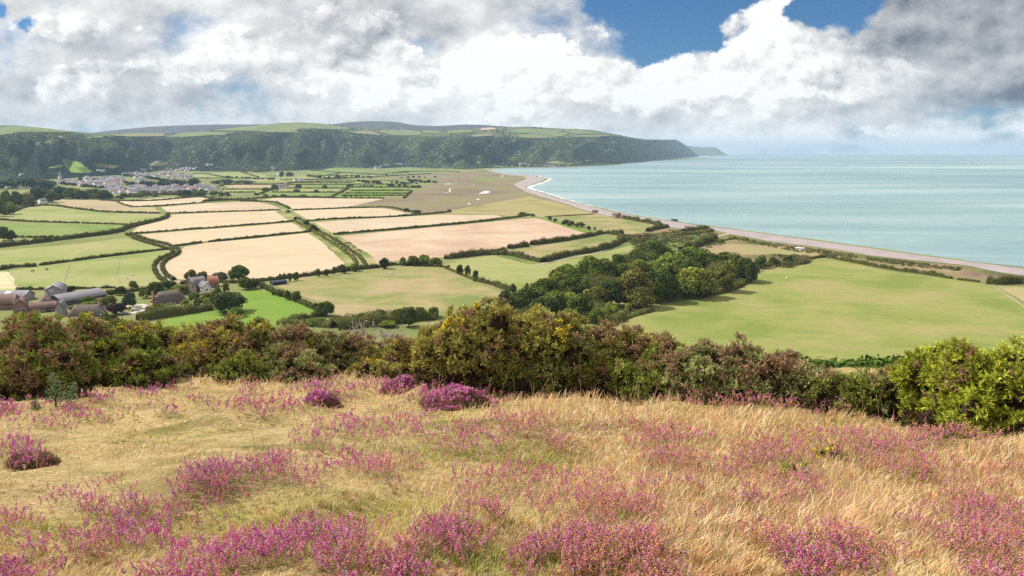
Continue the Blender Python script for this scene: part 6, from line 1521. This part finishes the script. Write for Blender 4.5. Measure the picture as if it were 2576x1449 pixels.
hgt = (.085 + .14 * tall * (h3_ * .9 + .4) - .072 * turf) * r.uniform(.55, 1.25, len(p)); hea = gsum(uc_, v_, HEATH); hgt = np.clip(hgt * (1 - .45 * np.clip(hea, 0, 1)), .02, .42)
keep = r.random(len(p)) < np.where(turf > .5, .85, 1.0) * (1 - .4 * np.clip(hea, 0, 1))
xy, hgt, turf, tall, gre, nz, h1, h2 = xy[keep], hgt[keep], turf[keep], tall[keep], gre[keep], nz[keep], h1[keep], h2[keep]
n = len(xy); B0 = np.c_[xy, gz(xy[:, 0], xy[:, 1]) - .01]
a = r.uniform(0, 6.28, n); lean = r.uniform(.15, .75, n) + .5 * turf
da = np.stack([np.cos(a) + .22, np.sin(a) * .9, 0 * a], -1) * lean[:, None]
away = (xy - cen[keep]); da[:, :2] += away / (np.linalg.norm(away, axis=1, keepdims=True) + .02) * .35
mid = B0 + (da * .35 + [0, 0, .58]) * hgt[:, None]; tip = B0 + (da * 1.0 + np.c_[0 * a, 0 * a, 1 - .25 * lean]) * hgt[:, None]
wd = np.maximum(.0022, PX(B0[:, 1]) * .30) * r.uniform(.7, 1.4, n)
sa = np.stack([np.cos(a + 1.57 + r.uniform(-.9, .9, n)), np.sin(a + 1.57), 0 * a], -1) * wd[:, None]
V = np.stack([B0 - sa, B0 + sa, mid - sa * .8, mid + sa * .8, tip], 1).reshape(-1, 3)
i = np.arange(n)[:, None] * 5
T = np.vstack([i + [0, 1, 3], i + [0, 3, 2], i + [2, 3, 4]])
straw, tan, olive, green, rust, bleach = [np.array(c) for c in ((.83, .61, .32), (.76, .48, .25), (.46, .42, .085), (.33, .41, .06), (.78, .37, .17), (.88, .75, .50))]
q = np.clip(.5 + .9 * nz + (h1 - .5) * .9 + r.normal(0, .2, n), 0, 1)[:, None]
c = straw * (1 - q) + tan * q
gm = np.clip(gre * 1.1 + .5 * wob(xy[:, 0], xy[:, 1], 2.6, 6, 12) + .02 + r.normal(0, .22, n), 0, 1)[:, None]
gg = olive * h2[:, None] + green * (1 - h2[:, None])
c = c * (1 - gm) + gg * gm
tm = np.clip(turf * .8 + r.normal(0, .2, n), 0, .9)[:, None] * (1 - gm * .7); c = c * (1 - tm) + (straw * .6 + bleach * .4) * tm * 1.0
rm = ((h1 * 13.7 % 1) > np.where(xy[:, 0] > 0, .60, .84))[:, None] & (r.random((n, 1)) < .8); c = np.where(rm & (turf[:, None] < .5), rust * .6 + c * .4, c)
bl = (r.random((n, 1)) < .06 + .12 * tall[:, None]); c = np.where(bl, bleach, c)
c = np.clip(c * r.uniform(.75, 1.2, (n, 1)), 0, 1)
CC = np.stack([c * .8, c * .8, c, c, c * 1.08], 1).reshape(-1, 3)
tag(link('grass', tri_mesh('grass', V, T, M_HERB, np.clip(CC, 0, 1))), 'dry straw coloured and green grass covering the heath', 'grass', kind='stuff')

# tall seed stems
N = 2600; u, v_ = r.uniform(-200, 2780, N), r.uniform(950, 1600, N); w = gsum(u, v_, TALL); kk = r.random(N) < w * .55 + .03; u, v_ = u[kk], v_[kk]
p = drop(u, v_); ok = ~np.isnan(p[:, 0]); p = p[ok]; ok = p[:, 1] < 24; p = p[ok]; n = len(p)
hgt = r.uniform(.25, .5, n); a = r.uniform(0, 6.28, n); dd = np.stack([np.cos(a) * .3 + .12, np.sin(a) * .3, np.ones(n)], -1)
wd = np.maximum(.0016, PX(p[:, 1]) * .22)[:, None] * np.array([1, .2, 0])
m1 = p + dd * hgt[:, None] * [.4, .4, .55]; m2 = p + dd * hgt[:, None]
V = np.stack([p - wd, p + wd, m1 + wd, m1 - wd, m2 + wd * .6, m2 - wd * .6, m2 + dd * [1.5, 1.5, .5] * .05 + wd, m2 - dd * .04 - wd * 1.8], 1).reshape(-1, 3)
i = np.arange(n)[:, None] * 8
T = np.vstack([i + [0, 1, 2], i + [0, 2, 3], i + [3, 2, 4], i + [3, 4, 5], i + [7, 4, 6]])
c = (np.array((.50, .36, .20)) * (k := r.random((n, 1))) + np.array((.40, .22, .14)) * (1 - k))
tag(link('seed_stems', tri_mesh('seed_stems', V, T, M_HERB, rep(c, 8))), 'thin reddish seed stems above the tall grass', 'grass', kind='stuff')

HCOL = [np.array(c) for c in ((.80, .13, .45), (.88, .32, .55), (.58, .12, .50), (.90, .52, .64), (.86, .45, .21), (.72, .40, .24))]


def heather_geo(C, hts, rng, mixw, g, foot=None):
    """upright sprigs: thin leafy stems with bell spikes"""
    n = len(C)
    px = PX(C[:, 1]) if foot is None else np.full(n, PX(foot))
    a = rng.uniform(0, 6.28, n); D = unit(np.stack([np.cos(a) * .42, np.sin(a) * .42, np.ones(n)], -1))
    # leafy stem
    m = 9; t = np.tile((np.arange(m) + .3) / m, (n, 1)) * .85
    base = C[:, None] + D[:, None] * (t * hts[:, None])[..., None]
    dr = unit(rng.normal(size=(n, m, 3)) * [1, 1, .4] + [0, 0, .9]); ln = np.maximum(.022, px * 1.6)[:, None, None] * rng.uniform(.7, 1.3, (n, m, 1))
    sd_ = unit(np.cross(dr, rng.normal(size=(n, m, 3)))) * np.maximum(.0018, px * .26)[:, None, None]
    V = np.stack([base - sd_, base + sd_, base + dr * ln], 2).reshape(-1, 3)
    q = rng.random((n * m, 1)); c = np.array((.17, .18, .040)) * (1 - q) + np.array((.36, .27, .10)) * q
    g.add(V, np.arange(len(V)).reshape(-1, 3), rep(c, 3))
    # bells
    mb = (np.where(px < .010, 15, np.where(px < .018, 11, 8)) * np.where(rng.random(n) < .22, .15, 1)).astype(int) + 1; big = int(mb.max())
    idx = np.repeat(np.arange(n), mb); j = np.concatenate([np.arange(x) for x in mb]) / np.repeat(mb, mb)
    sl_ = np.maximum(.055, px * 3.8)[idx] * rng.uniform(.7, 1.15, n)[idx]
    pos = C[idx] + D[idx] * (hts[idx] - sl_ * (1 - j) * 1.0)[:, None]
    rd = unit(rng.normal(size=(len(idx), 3)) * [1, 1, .3]); rb = np.maximum(.0046, px * .60)[idx] * rng.uniform(.75, 1.25, len(idx))
    pos = pos + rd * (rb * 1.5 * (1.15 - j * .7))[:, None]
    V, T = bells(pos, rb, rng)
    w = mixw[idx]; kind = (w[:, None] > rng.random((len(idx), 1)))
    pick = rng.random(n)[idx]
    pc = np.where((pick < .42)[:, None], HCOL[0], np.where((pick < .66)[:, None], HCOL[1], np.where((pick < .85)[:, None], HCOL[2], HCOL[3])))
    rc = np.where((pick < .6)[:, None], HCOL[4], HCOL[5])
    c = np.where(kind, rc, pc) * rng.uniform(.75, 1.25, (len(idx), 1))
    g.add(V, T, np.clip(rep(c, 5), 0, 1))


def bells(P_, s, rng):
    n = len(P_); ax = unit(rng.normal(size=(n, 3)) * [.7, .7, .5] - [0, 0, .5]); a = unit(np.cross(ax, rng.normal(size=(n, 3)))); b = np.cross(ax, a); s = s[:, None]
    V = np.stack([P_ - ax * s * 1.1, P_ + a * s * .8, P_ + (-a * .5 + b * .87) * s * .8, P_ + (-a * .5 - b * .87) * s * .8, P_ + ax * s * 1.1], 1).reshape(-1, 3)
    i = np.arange(n)[:, None] * 5
    return V, np.vstack([i + q for q in ([0, 1, 2], [0, 2, 3], [0, 3, 1], [4, 2, 1], [4, 3, 2], [4, 1, 3])])


def gaps(x, y): return .55 * wob(x, y, .8, 6, 22) + .5 * wob(x, y, .33, 6, 9) + .28 * wob(x, y, 2.0, 6, 27)


N = 185000
u, v_ = r.uniform(-600, 3176, N), r.uniform(950, 1620, N)
w = gsum(np.clip(u, 0, 2576), v_, HEATH) * np.interp(v_, [1150, 1280], [1.55, 1.05]); w = np.where(v_ > 1449, np.maximum(w, .45), w)
p = drop(u, v_); ok = ~np.isnan(p[:, 0]); u, v_, w, p = u[ok], v_[ok], w[ok], p[ok]
k = (r.random(len(p)) < np.clip(w * 1.0 + 1.7 * gaps(p[:, 0], p[:, 1]) * (w > .12) - .40, 0, 1) * .66) & (p[:, 1] < 22)
u, w, p = u[k], w[k], p[k]
hts = (.12 + .10 * np.clip(w, 0, 1) + .09 * gaps(p[:, 0], p[:, 1])) * r.uniform(.6, 1.2, len(p))
hts = np.where(p[:, 1] < 6, hts * .85, hts)
rust = np.clip(.15 + .42 * np.clip((u - 900) / 600, 0, 1) + .35 * wob(p[:, 0], p[:, 1], .8, 5, 30) + .12 * ((u > 450) & (u < 1000)), .04, .8)
g = Geo(); heather_geo(p, hts, r, rust, g)
tag(link('heather', g.mesh('heather', M_HERB)), 'magenta, pink and rusty bell heather spread over the heath', 'heather', kind='stuff')


def clump(u, vb, wpx, hpx, n, rustw, label, seed):
    rg = np.random.default_rng(seed); p0 = drop(np.array([u]), np.array([vb]))[0]; m_ = p0[1] / F; R, H = wpx * m_ / 2, hpx * m_
    n = int(n * 2.6); g = Geo()
    a = rg.uniform(0, 6.28, n); q = np.sqrt(rg.random(n)) * R * (1 + .25 * np.sin(3 * a + seed) + .15 * np.sin(5 * a + 2 * seed)); q = np.minimum(q, R * 1.3); x, y = q * np.cos(a), q * np.sin(a) * .8
    top = H * np.sqrt(np.maximum(1 - (q / R) ** 2, .05)); top = top * (1 + .30 * wob(x + seed, y, .35, 5, seed)); base = np.stack([x * .85, y * .85, gz(p0[0] + x, p0[1] + R * .7 + y) - p0[2] + np.maximum(top - .16, 0)], -1)
    heather_geo(base, np.minimum(top, .17) * rg.uniform(.8, 1.15, n), rg, np.full(n, rustw), g, foot=p0[1])
    # twiggy body
    m2 = n; q = np.sqrt(rg.random(m2)) * R; a = rg.uniform(0, 6.28, m2); x, y = q * np.cos(a), q * np.sin(a) * .8; tp = H * np.sqrt(np.maximum(1 - (q / R) ** 2, .03)) * rg.uniform(.3, .95, m2)
    C = np.stack([x * .9, y * .9, gz(p0[0] + x, p0[1] + R * .7 + y) - p0[2] + tp], -1)
    V, T, tt = sprigs(C, unit(np.stack([x, y, np.full(m2, R)], -1) + rg.normal(0, .2 * R, (m2, 3))), max(.05, PX(p0[1]) * 2.4), 7, rg)
    k = rg.random((m2, 1)); g.add(V, T, rep(np.array((.14, .125, .04)) * (1 - k) + np.array((.30, .17, .11)) * k, 21))
    o = link('heather_clump', g.mesh('heather_clump', M_HERB)); o.location = (p0[0], p0[1] + R * .7, p0[2]); tag(o, label, 'heather', 'heather clumps standing out')


clump(1140, 1035, 210, 56, 900, .12, 'big rounded heather mound in front of the great gorse', 1)
clump(803, 1022, 100, 36, 320, .10, 'rounded heather clump above the turf', 2)
clump(60, 1180, 130, 46, 420, .10, 'dark purple heather clump alone on the turf at the left', 3)
clump(1000, 990, 110, 34, 320, .06, 'flat violet heather clump left of the great gorse', 6)
